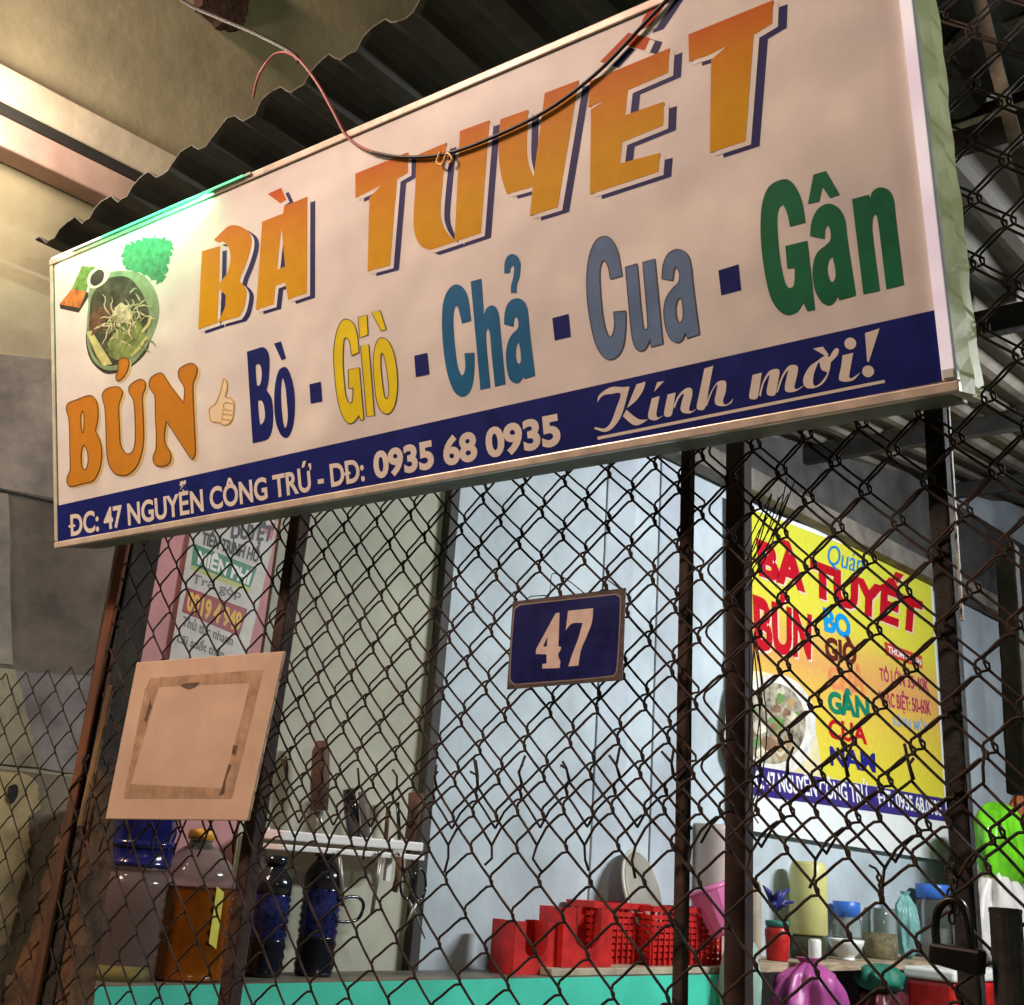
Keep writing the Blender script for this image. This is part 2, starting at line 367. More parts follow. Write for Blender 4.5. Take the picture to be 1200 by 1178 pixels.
# ================================================================== BIG SIGN
SC = 1.35
ux = Vector((1, 0.022, -0.004)).normalized(); uz = Vector((-0.013, -0.232, 0.973)); uz = (uz - ux*uz.dot(ux)).normalized(); uy = uz.cross(ux).normalized()
BL = Vector(EYE + SC*np.array([-1.794, 1.0, 0.467])); SWD, SHT, SDP = 1.5018*SC, 0.5127*SC, 0.115
MS = Matrix(((ux.x, uy.x, uz.x, BL.x), (ux.y, uy.y, uz.y, BL.y), (ux.z, uy.z, uz.z, BL.z), (0, 0, 0, 1)))
sign = empty('menu_sign', None, 'large tilted pinkish-white light box sign with orange shop name and dark blue address strip', 'sign', M=MS)
def sign_face_mat():
    m = bpy.data.materials.new('sign_vinyl'); m.use_nodes = True; nt = m.node_tree; N = nt.nodes; L = nt.links; b = N['Principled BSDF']
    tc = N.new('ShaderNodeTexCoord'); v = N.new('ShaderNodeTexVoronoi'); v.inputs['Scale'].default_value = 11; v.feature = 'SMOOTH_F1'; v.inputs['Smoothness'].default_value = 0.35
    n = N.new('ShaderNodeTexNoise'); n.inputs['Scale'].default_value = 4; n.inputs['Detail'].default_value = 8; n.inputs['Roughness'].default_value = 0.65
    L.new(tc.outputs['Object'], v.inputs['Vector']); L.new(tc.outputs['Object'], n.inputs['Vector'])
    cr = N.new('ShaderNodeValToRGB'); cr.color_ramp.elements[0].color = (0.90, 0.85, 0.77, 1); cr.color_ramp.elements[1].color = (0.70, 0.645, 0.635, 1)
    cr.color_ramp.elements[0].position = 0.08; cr.color_ramp.elements[1].position = 0.42; L.new(v.outputs['Distance'], cr.inputs[0])
    c2 = N.new('ShaderNodeValToRGB'); c2.color_ramp.elements[0].color = (0.70, 0.66, 0.65, 1); c2.color_ramp.elements[1].color = (0.90, 0.85, 0.78, 1)
    c2.color_ramp.elements[0].position = 0.35; c2.color_ramp.elements[1].position = 0.65; L.new(n.outputs['Fac'], c2.inputs[0])
    mx = N.new('ShaderNodeMix'); mx.data_type = 'RGBA'; mx.inputs['Factor'].default_value = 0.6; L.new(cr.outputs[0], mx.inputs['A']); L.new(c2.outputs[0], mx.inputs['B'])
    L.new(mx.outputs['Result'], b.inputs['Base Color']); b.inputs['Roughness'].default_value = 0.5
    bp = N.new('ShaderNodeBump'); bp.inputs['Strength'].default_value = 0.3; bp.inputs['Distance'].default_value = 0.05
    n3 = N.new('ShaderNodeTexNoise'); n3.inputs['Scale'].default_value = 3.5; L.new(tc.outputs['Object'], n3.inputs['Vector']); L.new(n3.outputs['Fac'], bp.inputs['Height']); L.new(bp.outputs[0], b.inputs['Normal'])
    return m
m_face = sign_face_mat()
m_trim = mat('sign_trim', (0.78, 0.66, 0.55), 0.35, metal=0.2, var=0.2, scale=20)
m_trimw = mat('sign_trim_white', (0.88, 0.85, 0.86), 0.25, metal=0.1, var=0.1, scale=20)
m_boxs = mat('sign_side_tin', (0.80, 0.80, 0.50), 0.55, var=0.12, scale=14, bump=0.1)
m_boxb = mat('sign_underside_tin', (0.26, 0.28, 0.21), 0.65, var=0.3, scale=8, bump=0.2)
T = 0.016
face_o = MB().box((T, 0, T), (SWD-T, 0.004, SHT-T)).build('face', m_face, sign, local=True)
MB().box((0, -0.004, 0), (SWD, 0.012, T-0.0015)).build('frame_bottom', m_trim, sign, local=True, bevel=0.002)
MB().box((0, -0.004, SHT-T+0.0015), (SWD, 0.012, SHT)).build('frame_top', m_trim, sign, local=True, bevel=0.002)
MB().box((0.0005, -0.0035, T), (T*0.7, 0.012, SHT-T)).build('frame_left', m_trim, sign, local=True, bevel=0.002)
MB().box((SWD-T*1.25, -0.0035, T), (SWD-0.0005, 0.012, SHT-T)).build('frame_right', m_trimw, sign, local=True, bevel=0.002)
# case behind the face: sides with an uneven, dented right side
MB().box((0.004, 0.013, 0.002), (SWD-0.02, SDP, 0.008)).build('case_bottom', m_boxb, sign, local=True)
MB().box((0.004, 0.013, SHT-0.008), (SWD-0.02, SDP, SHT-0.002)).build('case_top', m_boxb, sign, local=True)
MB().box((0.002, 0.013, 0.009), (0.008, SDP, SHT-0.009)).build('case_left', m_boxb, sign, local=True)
mb = MB(); vs = []; K = 26
for i in range(K+1):
    z = 0.002 + (SHT-0.004)*i/K; j = 0.006*math.sin(i*1.9)+0.004*math.sin(i*0.7+1)
    vs += [(SWD-0.002, 0.013, z), (SWD+0.004+j*0.25, SDP*0.5, z), (SWD-0.001, SDP*0.55, z), (SWD+0.002, SDP+j, z), (SWD-0.012, SDP+j, z), (SWD-0.018, 0.013, z)]
fs = []
for i in range(K):
    for k in range(6): a = i*6+k; b = i*6+(k+1) % 6; fs.append((a, b, b+6, a+6))
fs += [tuple(range(6))[::-1], tuple(K*6+k for k in range(6))]
mb.add(vs, fs).build('case_right', m_boxs, sign, local=True)
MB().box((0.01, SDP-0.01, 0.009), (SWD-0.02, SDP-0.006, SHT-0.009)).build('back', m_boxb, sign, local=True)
SG = Surf(BL, np.array(uy), sign)
m_navy = mat('navy_print', (0.010, 0.018, 0.17), 0.5, spec=0.12, var=0.25, scale=15)
m_white = mat('white_print', (0.80, 0.72, 0.64), 0.5, var=0.06, scale=20)
m_sh = mat('shadow_navy_print', (0.012, 0.012, 0.12), 0.5, spec=0.2, var=0.2, scale=20)
m_or = gradient_mat('orange_gradient_print', 0.36*SHT, 0.97*SHT, [(0.0, (0.78, 0.42, 0.010)), (0.55, (0.76, 0.38, 0.008)), (0.76, (0.72, 0.26, 0.008)), (0.89, (0.66, 0.12, 0.012)), (1.0, (0.60, 0.025, 0.02))])
# blue strip
strip_o = SG.shape('address_strip', [[(66.2, 593), (1104, 361.6), (1116, 445), (66.6, 640)]], m_navy, 1, smooth=False)
SG.part = face_o
A_ = (220, 210, 6.2); B_ = (410, 120, 5.61); C_ = (570, 40, 5.123); D_ = (670, 0, 4.615)
c = 1
name_letters = [
 (A_, [[(105,525,c),(235,487,c),(230,745,c),(216,1045,c),(78,1092,c)]]),
 (A_, [[(192,442,c),(250,385),(295,345),(340,335),(395,350),(445,385),(465,430),(460,500),(430,600),(390,700),(378,745,c),(405,770),(428,810),(425,870),(405,950),(375,1000,c),(217,1043,c),(250,985),(275,920),(278,850),(258,825),(231,800,c),(234,755,c),(285,690),(310,610),(310,530),(290,480),(255,455),(230,462,c)]]),
 (A_, [[(543,310,c),(695,250,c),(702,198,c),(870,128,c),(868,828,c),(730,875,c),(711,748,c),(640,775,c),(625,910,c),(497,950,c)],[(683,345,c),(710,635,c),(650,660,c)]]),
 (A_, [[(583,108,c),(680,65,c),(720,150,c),(675,178,c)]]),
 (B_, [[(38,470,c),(385,328,c),(382,465,c),(312,505,c),(265,1072,c),(118,1112,c),(130,628,c),(208,545,c),(110,595,c),(38,628,c)]]),
 (B_, [[(440,350,c),(638,265,c),(603,620),(598,740),(615,810),(650,870),(690,905,c),(725,190,c),(920,118,c),(862,860,c),(530,972,c),(470,945),(430,870),(420,760),(430,600)]]),
 (C_, [[(85,512,c),(252,455,c),(245,700),(258,790),(285,862,c),(352,355,c),(556,278,c),(430,1040,c),(262,1092,c),(280,918,c),(125,962,c),(95,870),(78,760),(75,650)]]),
 (D_, [[(100,440,c),(530,262,c),(522,395,c),(305,490,c),(290,625,c),(500,550,c),(495,680,c),(275,770,c),(262,885,c),(478,828,c),(470,930,c),(100,1052,c),(105,592,c),(182,545,c),(90,582,c)]]),
 (D_, [[(155,335,c),(308,178,c),(425,208,c),(395,275,c),(285,242,c),(190,348,c)]]),
 (D_, [[(372,160,c),(385,105,c),(480,-35,c),(545,-35,c),(500,35,c),(430,138,c)]]),
 (D_, [[(632,188,c),(1090,2,c),(1085,130,c),(985,190,c),(940,765,c),(748,828,c),(755,325,c),(840,250,c),(740,300,c),(635,335,c)]]),
]
for i, (Z, L) in enumerate(name_letters):
    k = 0.3 if i == 1 else 0
    SG.shape('letter_shadow', L, m_sh, 1+k*0.5, Z, (0.0205, -0.0140)); SG.shape('letter_gap', L, m_face, 2+k, Z, (0.0080, -0.0075)); SG.shape('letter', L, m_or, 3+k*2, Z)
E_ = (70, 400, 5.4545); F_ = (280, 350, 5.217); G_ = (500, 280, 5.89); H_ = (680, 250, 6.0); I_ = (880, 190, 6.2)
m_bun = gradient_mat('orange_print', 0.05*SHT, 0.5*SHT, [(0, (0.66, 0.30, 0.03)), (1, (0.66, 0.24, 0.025))])
m_halo = mat('yellow_halo_print', (0.86, 0.62, 0.22), 0.5, var=0.08); m_brn = mat('brown_outline_print', (0.15, 0.055, 0.01), 0.5, var=0.1)
bun = [
 [[(45,430),(60,395),(110,375),(170,352),(210,350),(238,385),(248,440),(245,510),(230,570,c),(262,640),(272,720),(262,800),(240,860),(210,895),(150,910),(75,928),(50,905),(52,870),(70,820),(68,700),(66,560),(60,490)],[(150,445),(158,470),(160,530),(152,585),(142,560),(138,480)],[(160,665),(178,700),(185,760),(175,810),(160,820),(145,800),(140,740),(145,690)]],
 [[(275,350),(295,310),(340,293),(385,295),(405,330),(390,375),(380,420),(385,560),(390,650),(410,700),(440,722),(470,700),(485,640),(485,500),(475,380),(448,330),(448,290),(480,260),(520,243),(548,260),(550,300),(532,350),(535,450),(540,600),(530,700),(500,790),(450,845),(400,857),(350,840),(315,780),(302,680),(298,540),(292,430)]],
 [[(376,185),(380,125),(410,108),(440,115),(445,150),(430,200),(400,240),(370,252),(362,225)]],
 [[(575,270),(590,230),(640,203),(665,212),(700,270),(795,395,c),(800,300),(765,235),(765,185),(800,155),(850,142),(880,170),(875,220),(855,275),(858,420),(865,560),(870,700),(862,740),(845,752),(820,720),(685,510,c),(672,600),(680,660),(710,710),(712,760),(690,790),(650,800),(610,785),(600,740),(618,690),(620,600),(615,480),(610,350),(585,310)]],
]
def outlines(L): return [smooth_poly(l) for l in L]
for L in bun:
    SG.shape('letter_halo', L, m_halo, 2, E_, (0.0075, -0.005)); SG.shape('letter', L, m_bun, 4.2, E_)
    SG.ribbon('letter_outline', outlines(L), 1.1, m_brn, 5.2, E_, closed=True)
m_thumb = mat('ochre_line_print', (0.66, 0.36, 0.05), 0.5, var=0.1)
th = [(1050,243),(1070,260),(1070,310),(1060,355),(1095,365),(1115,395),(1112,450),(1108,490),(1085,525),(1050,535),(1020,520),(970,510),(960,470),(960,430),(1000,395),(1030,320)]
SG.shape('thumb_fill', [th], mat('pale_yellow_print', (0.88, 0.74, 0.50), 0.5, var=0.05), 2, E_)
SG.ribbon('thumb_outline', [smooth_poly(th)], 1.3, m_thumb, 3, E_, closed=True)
SG.ribbon('thumb_lines', [[(1052,432),(1045,408),(1065,392),(1110,402)],[(1047,462),(1042,437),(1105,442)],[(1042,492),(1040,467),(1105,472)],[(1037,517),(1035,497),(1095,507)]], 1.2, m_thumb, 3.1, E_)
m_gio = mat('yellow_print', (0.84, 0.68, 0.02), 0.45, spec=0.15, var=0.12, scale=12); m_cha = mat('teal_blue_print', (0.004, 0.13, 0.31), 0.5, var=0.15, scale=12, spec=0.2)
m_cua = mat('slate_blue_print', (0.13, 0.22, 0.40), 0.5, var=0.15, scale=12, spec=0.2); m_gan = mat('green_print', (0.003, 0.155, 0.065), 0.5, var=0.2, scale=12, spec=0.2)
m_ol = mat('olive_outline_print', (0.14, 0.09, 0.02), 0.5, var=0.1); m_dk = mat('dark_outline_print', (0.045, 0.04, 0.045), 0.5, var=0.1)
words = [
 (F_, m_navy, None, [
  [[(50,325,c),(100,310),(150,298),(180,330),(188,400),(182,500),(170,560,c),(200,610),(210,700),(205,790),(185,850),(155,868),(85,885,c)],[(103,410),(125,402),(138,430),(140,480),(130,525),(112,530)],[(118,628),(140,625),(155,660),(160,720),(150,755),(130,768)]],
  [[(215,275,c),(258,262,c),(288,365,c),(262,378,c)]],
  [[(283,418),(310,450),(335,540),(343,640),(335,760),(310,835),(285,852),(255,830),(228,760),(217,650),(222,530),(245,440)],[(268,485),(285,540),(295,640),(300,720),(292,780),(282,790),(270,750),(260,650),(258,550)]],
  [[(432,525,c),(502,508,c),(510,628,c),(440,642,c)]], [[(1073,350,c),(1152,332,c),(1165,462,c),(1083,480,c)]]]),
 (F_, m_gio, m_ol, [
  [[(655,125),(700,150),(725,220),(735,330,c),(690,350,c),(678,270),(660,240),(645,250),(640,300),(638,400),(645,500),(655,590),(670,630),(685,640),(695,620),(700,545,c),(672,552,c),(670,435,c),(738,420,c),(765,740,c),(745,745,c),(735,715,c),(710,750),(680,765),(650,745),(620,680),(598,580),(585,450),(580,330),(595,220),(620,150)]],
  [[(745,292,c),(795,280,c),(830,715,c),(782,722,c)]], [[(730,115,c),(785,100,c),(790,222,c),(740,240,c)]], [[(812,88,c),(865,72,c),(902,190,c),(872,198,c)]],
  [[(875,240),(915,260),(950,340),(968,450),(970,560),(955,650),(930,695),(900,705),(865,680),(840,610),(828,500),(822,400),(830,310),(850,255)],[(880,335),(895,380),(910,470),(918,560),(912,605),(900,612),(888,580),(875,480),(868,390),(870,345)]]]),
 (G_, m_cha, None, [
  [[(205,315),(250,335),(285,400),(308,565,c),(245,585,c),(225,500),(210,463),(195,475),(185,540),(188,650),(200,780),(215,880),(240,940),(258,930),(268,880),(262,790,c),(330,785,c),(330,900),(318,1000),(290,1065),(245,1090),(195,1060),(155,970),(125,830),(108,640),(110,480),(130,390),(165,335)]],
  [[(305,295,c),(378,275,c),(395,530,c),(415,480),(450,460),(480,475),(500,530),(510,640),(545,1002,c),(472,1020,c),(450,800),(438,660),(425,620),(412,640),(412,720),(440,1025,c),(372,1042,c)]],
  [[(535,590,c),(540,510),(560,450),(595,418),(640,412),(680,440),(700,510),(712,640),(748,945,c),(675,968,c),(668,950,c),(640,990),(610,995),(575,970),(555,900),(548,800),(560,720),(590,660),(625,625),(635,590),(628,550),(612,540),(602,570),(600,608,c)],[(635,715),(648,770),(652,840),(640,862),(625,850),(615,800),(620,745)]],
  [[(537,240,c),(540,165),(560,120),(595,105),(630,125),(648,180),(640,260),(622,320),(620,372,c),(582,375,c),(585,320),(600,260),(605,200),(595,185),(580,200),(575,235,c)]]]),
 (G_, m_navy, None, [[[(868,548,c),(980,518,c),(995,675,c),(885,702,c)]]]),
 (H_, m_cua, m_dk, [
  [[(170,162),(220,185),(265,270),(295,440,c),(212,465,c),(200,390),(175,335),(155,340),(140,400),(140,500),(155,680),(175,800),(205,870),(230,850),(242,780),(235,695,c),(322,685,c),(320,820),(305,930),(270,1000),(215,1030),(160,1005),(110,920),(75,780),(50,600),(48,420),(70,280),(115,190)]],
  [[(318,380,c),(402,355,c),(430,680),(445,800),(460,820),(475,800),(470,700),(440,345,c),(525,320,c),(582,920,c),(500,942,c),(490,890,c),(460,955),(420,970),(385,940),(362,850),(345,680)]],
  [[(575,460,c),(585,360),(620,285),(680,255),(740,275),(775,340),(800,550),(840,852,c),(752,880,c),(742,840,c),(715,895),(680,910),(635,885),(600,800),(588,690),(605,600),(650,530),(690,490),(700,440),(690,400),(675,380),(660,400),(652,475,c)],[(710,600),(722,660),(722,740),(700,770),(680,740),(672,670),(685,610)]]]),
 (H_, m_navy, None, [[[(972,403,c),(1112,360,c),(1130,540,c),(992,577,c)]]]),
 (I_, m_gan, None, [
  [[(240,125),(300,150),(350,230),(380,330),(395,440,c),(285,470,c),(265,380),(235,315),(205,335),(190,420),(200,600),(220,760),(250,880),(280,915),(310,900),(318,840),(318,770,c),(265,775,c),(250,610,c),(410,572,c),(465,1075,c),(410,1085,c),(380,1020,c),(340,1085),(280,1112),(215,1090),(150,1000),(105,830),(75,600),(72,400),(90,270),(140,170)]],
  [[(415,305,c),(455,92,c),(545,65,c),(645,238,c),(575,262,c),(518,180,c),(495,288,c)]],
  [[(430,540,c),(440,440),(480,350),(540,308),(600,310),(650,350),(685,430),(700,560),(762,970,c),(640,1005,c),(632,970,c),(600,1025),(560,1042),(510,1015),(465,930),(448,820),(458,720),(490,650),(550,600),(580,560),(575,490),(555,460),(538,490),(535,560,c)],[(590,690),(610,760),(615,830),(595,872),(570,850),(555,790),(562,725)]],
  [[(735,270,c),(855,238,c),(862,280,c),(885,215),(940,185),(1000,205),(1035,270),(1050,400),(1110,892,c),(985,925,c),(940,560),(920,410),(905,380),(885,400),(880,500),(935,935,c),(818,960,c)]]]),
]
for Z, m, mo, LL in words:
    for i, L in enumerate(LL):
        SG.shape('letter', L, m, 2+0.15*i, Z)
        if mo: SG.ribbon('letter_outline', outlines(L), 1.0, mo, 3.2, Z, closed=True)
SG.part = strip_o
# script greeting
J_ = (690, 380, 6.6667); K_ = (860, 370, 6.3158)
scr = [
 (J_, [(320,488,c),(262,700),(200,800),(130,842),(45,818,c),(52,805),(125,815),(175,765),(215,660),(250,545),(180,545),(110,560),(68,612,c),(80,560),(130,515),(190,490),(260,492)]),
 (J_, [(445,450,c),(425,520),(370,600),(300,655,c),(330,580),(375,470,c)]), (J_, [(295,668,c),(350,715),(400,745),(465,745,c),(400,785),(345,785),(268,720,c)]),
 (J_, [(495,580,c),(555,562,c),(530,700),(545,730),(590,708,c),(530,750),(480,745),(465,720),(475,660)]), (J_, [(512,530,c),(535,455,c),(590,445,c)]),
 (J_, [(618,550,c),(680,535,c),(655,690),(640,720),(600,722),(590,690)]), (J_, [(664,640,c),(700,560),(755,505),(800,500),(812,540),(795,620),(785,670),(810,680),(850,655,c),(800,695),(745,695),(720,670),(725,620),(745,550),(735,545),(700,590),(672,660,c)]),
 (J_, [(905,348,c),(975,325,c),(950,450),(915,640),(895,670),(855,668),(845,640),(870,520)]), (J_, [(912,640,c),(940,560),(1000,460),(1050,440),(1075,460),(1070,530),(1050,600),(1065,628),(1100,615),(1128,580,c),(1115,615),(1065,640),(1005,635),(985,600),(1000,520),(1005,470),(965,530),(925,640,c)]),
 (K_, [(140,440,c),(208,422,c),(180,600),(160,620),(120,615),(115,590),(130,500)]), (K_, [(188,590,c),(215,490),(260,415),(310,395),(340,410),(330,480),(310,580),(285,595),(250,585),(245,550),(265,450),(262,440),(225,500),(200,600,c)]),
 (K_, [(315,575,c),(350,460),(400,380),(440,365),(475,380),(470,440),(450,530),(470,545),(525,512,c),(480,550),(430,568),(385,560),(380,520),(400,420),(400,405),(365,460),(330,560,c)]),
 (K_, [(700,330,c),(730,270),(760,240),(778,255),(770,290),(740,325),(718,348,c)]), (K_, [(588,245,c),(660,230,c),(705,292,c),(680,300,c)]),
 (K_, [(805,295,c),(885,275,c),(855,450),(870,465),(940,420,c),(890,475),(830,490),(785,480),(780,450),(795,380)]), (K_, [(972,130,c),(1080,95,c),(1000,345,c),(988,340,c)]),
]
for i, (Z, L) in enumerate(scr): SG.shape('letter', [L], m_white, 2.4+0.12*(i % 4), Z)
SG.shape('letter', [[(620,335),(560,380),(520,450),(515,500),(540,535),(590,537),(650,512),(690,460),(715,380),(715,320),(692,298),(660,305)],[(632,345),(650,400),(690,420),(680,450),(640,500),(605,522),(588,500),(592,440),(612,380)]], m_white, 2.2, K_)
def circ(x, y, r_, n=16, e=1.0): return [(x+r_*math.cos(2*math.pi*k/n), y+r_*e*math.sin(2*math.pi*k/n)) for k in range(n)]
SG.shape('letter', [circ(863,207,44)], m_white, 2.2, K_, smooth=False); SG.shape('letter', [circ(995,413,44)], m_white, 2.2, K_, smooth=False)
SG.ribbon('underline', [[(700.5,513.8),(870,480),(1037,447)]], 3.6, m_white, 2.2)
# address line
SG.text('lettering', 'DC: 47 NGUYỄN CÔNG TRỨ - DD:', [(83.5,627.8),(428,562.6),(425.5,537.5),(82.5,604.5)], m_white, 2.4, bold=0.028)
SG.text('lettering', '0935 68 0935', [(439,560),(658,519.5),(655,486.5),(437,532)], m_white, 2.4, bold=0.042)
SG.ribbon('letter_bar', [[(81,617.3),(88.5,615.8)],[(403.5,555.8),(411,554.1)]], 3.0, m_white, 3.2)
SG.part = face_o
# noodle bowl picture
Q_ = (40, 240, 5.3545)
def pm(n, col, v=0.5, s=60): return mat(n, col, 0.5, var=v, scale=s)
SG.shape('picture_herbs', [[(x+11*math.sin(i*2.7), y+11*math.cos(i*3.9)) for i, (x, y) in enumerate(smooth_poly([(565,265),(660,225),(770,200),(870,240),(850,340),(800,490),(690,440),(570,390)], 7))]], pm('pic_herb', (0.03, 0.30, 0.13)), 1.0, Q_)
SG.shape('picture_tray', [[(300,385,c),(385,390,c),(325,545,c),(235,530,c)]], pm('pic_greens', (0.16, 0.32, 0.06)), 1.0, Q_)
SG.shape('picture_tray_edge', [[(160,625,c),(330,545,c),(350,565,c),(280,678,c),(165,652,c)]], pm('pic_dark', (0.03, 0.025, 0.02)), 0.8, Q_)
SG.shape('picture_carrot', [[(235,530,c),(330,545,c),(287,648,c),(160,625,c)]], pm('pic_carrot', (0.66, 0.20, 0.04)), 1.2, Q_)
SG.shape('picture_bowl_shadow', [[(340,760),(340,940),(420,1045),(500,1060),(620,1010),(720,890),(700,700),(500,640)]], pm('pic_dark', (0.03, 0.025, 0.02)), 0.8, Q_)
SG.shape('picture_bowl', [[(350,520),(430,440),(560,415),(680,440),(760,540),(785,680),(740,830),(680,930),(600,1010),(480,1040),(390,1000),(340,900),(330,780),(340,640)]], pm('pic_bowl', (0.25, 0.36, 0.20), 0.35, 25), 1.5, Q_)
SG.shape('picture_broth', [[(365,570),(450,470),(570,450),(640,500),(700,600),(722,720),(690,850),(600,960),(480,1012),(390,965),(348,850),(350,700)]], pm('pic_broth', (0.06, 0.065, 0.035), 0.8, 30), 2.2, Q_)
SG.shape('picture_saucer', [[(345,440),(400,392),(480,405),(455,480),(385,525),(338,505)]], pm('pic_white', (0.75, 0.74, 0.66), 0.2), 2.6, Q_)
SG.shape('picture_sauce', [[(362,445),(405,408),(440,425),(430,480),(385,510),(355,490)]], pm('pic_dark', (0.03, 0.025, 0.02)), 3.0, Q_)
SG.shape('picture_meat', [[(345,740),(380,655),(450,640),(515,645),(480,700),(420,750),(360,790)]], pm('pic_meat', (0.15, 0.07, 0.03), 0.6, 40), 2.6, Q_)
SG.shape('picture_leaf', [[(470,870),(510,800),(580,750),(650,740),(705,820),(660,920),(560,975),(475,950)]], pm('pic_leaf', (0.22, 0.29, 0.08), 0.6, 25), 2.6, Q_)
SG.shape('picture_noodles', [[(560+(62+9*math.sin(k*2.3))*math.cos(k*0.449), 680+(58+9*math.cos(k*3.1))*math.sin(k*0.449)) for k in range(14)]], pm('pic_noodle', (0.66, 0.58, 0.38), 0.45, 55), 3.2, Q_)
rb_ = random.Random(4)
def strands(n, cx_, cy_, rx, ry, L):
    out = []
    for _ in range(n):
        x = cx_+rx*rb_.uniform(-1, 1); y = cy_+ry*rb_.uniform(-1, 1); an = rb_.uniform(0, 6.28); pth = []
        for k in range(7): pth.append((x, y)); x += L*math.cos(an)/6; y += L*math.sin(an)/6; an += rb_.uniform(-.7, .7)
        out.append(pth)
    return out
SG.ribbon('picture_noodles', strands(26, 555, 745, 85, 80, 150), 1.7, MATS['pic_noodle'], 3.6, Q_, taper=True)
hs_ = SG.ribbon('picture_herb_stems', strands(16, 560, 820, 130, 100, 90), 2.0, MATS['pic_leaf'], 3.9, Q_, taper=True); hs_['kind'] = 'stuff'
SG.ribbon('picture_onion_rings', strands(7, 640, 620, 60, 70, 60), 2.2, pm('pic_ring', (0.40, 0.44, 0.26), 0.4, 40), 4.2, Q_, taper=True)
SG.ribbon('picture_meat_bits', strands(8, 440, 700, 60, 80, 60), 3.4, MATS['pic_meat'], 3.4, Q_, taper=True)
SG.shape('picture_onion', [[(330,800,c),(362,790,c),(492,1000,c),(440,1012,c),(400,960,c)]], pm('pic_onion', (0.62, 0.60, 0.25), 0.3, 40), 3.2, Q_)
SG.ribbon('picture_onion', [[(680,800),(720,750),(735,700)],[(610,950),(660,900),(710,830)]], 3.4, MATS['pic_onion'], 3.2, Q_)

# ================================================================== OVERHEAD WIRES
def px_curve(pts, Y, n=6, surf=None):
    q = []
    for i in range(len(pts)-1):
        p0 = np.array(pts[max(i-1, 0)], float); p1 = np.array(pts[i], float); p2 = np.array(pts[i+1], float); p3 = np.array(pts[min(i+2, len(pts)-1)], float)
        for k in range(n):
            t = k/n; q.append(0.5*((2*p1)+(-p0+p2)*t+(2*p0-5*p1+4*p2-p3)*t*t+(-p0+3*p1-3*p2+p3)*t**3))
    q.append(np.array(pts[-1], float)); return [onP(a[0], a[1], surf[0], surf[1]) if surf else onY(a[0], a[1], Y) for a in q]
NEAR = (np.array(BL)-np.array(uy)*0.0065, np.array(uy)); NEAR2 = (np.array(BL)-np.array(uy)*0.009, np.array(uy))
cb = empty('sagging_cable', onP(520, 184, *NEAR), 'thin black cable sagging across the top of the big menu sign', 'cable')
MB().tube(px_curve([(830, -60), (790, -10), (755, 28), (700, 85), (640, 130), (575, 162), (520, 181), (470, 184), (435, 178)], 1.10, surf=NEAR), 0.0031, 8).build('cable', mat('black_rubber', (0.008, 0.006, 0.006), 0.5, var=0.3), cb, smooth=True)
MB().tube(px_curve([(516, 178), (512, 190), (518, 193), (524, 180), (530, 186), (526, 192)], 1.092, surf=NEAR2), 0.0022, 6).build('wire_tie', mat('brass_wire', (0.7, 0.4, 0.15), 0.35, metal=0.6), cb, smooth=True)
pw = MB().tube(px_curve([(445, 181), (422, 172), (405, 158), (390, 130), (372, 98), (352, 72), (336, 62), (322, 64), (312, 74)], 1.105, surf=NEAR)+[onY(304, 86, 1.22), onY(300, 98, 1.27), onY(297, 114, 1.31)], 0.0028, 6).build('pink_wire', mat('pink_wire_skin', (0.42, 0.10, 0.10), 0.5, var=0.2), None, smooth=True)
tag(pw, 'thin pink wire looping over the awning edge down to the black cable', 'wire')
cw = MB().tube(px_curve([(180, -30), (215, 2), (258, 22), (300, 40), (342, 62), (350, 72)], 1.2), 0.005, 6).build('upper_cable', MATS['black_rubber'], None, smooth=True)
tag(cw, 'short dark cable crossing the beige wall above the awning edge', 'cable')

# ================================================================== FENCE
m_wire = mat('rusted_wire', (0.060, 0.030, 0.019), 0.75, metal=0.25, var=0.5, scale=22, col2=(0.014, 0.010, 0.009))
m_post = mat('rusted_post', (0.075, 0.038, 0.026), 0.85, metal=0.1, var=0.6, scale=14, bump=0.6, bscale=60, col2=(0.022, 0.014, 0.012), detail=9)
m_postd = mat('dark_post', (0.030, 0.026, 0.024), 0.8, metal=0.2, var=0.5, scale=14, bump=0.5, bscale=60, detail=9)
fn = empty('chain_link_fence', (-1.0, FY, 0), 'rusty chain-link fence with dark steel posts closing off the shop front', 'fence')
def wobble(x, z, k):
    return (0.010*math.sin(3.1*x+2.3*z+k)+0.005*math.sin(7.7*x-5.1*z+2*k), 0.006*math.sin(2.2*x+4.7*z+k)+0.009*math.sin(1.7*x*z+3*k)*0.6, 0.010*math.sin(2.7*z-3.3*x+k)+0.006*math.sin(6.1*x+4*z))
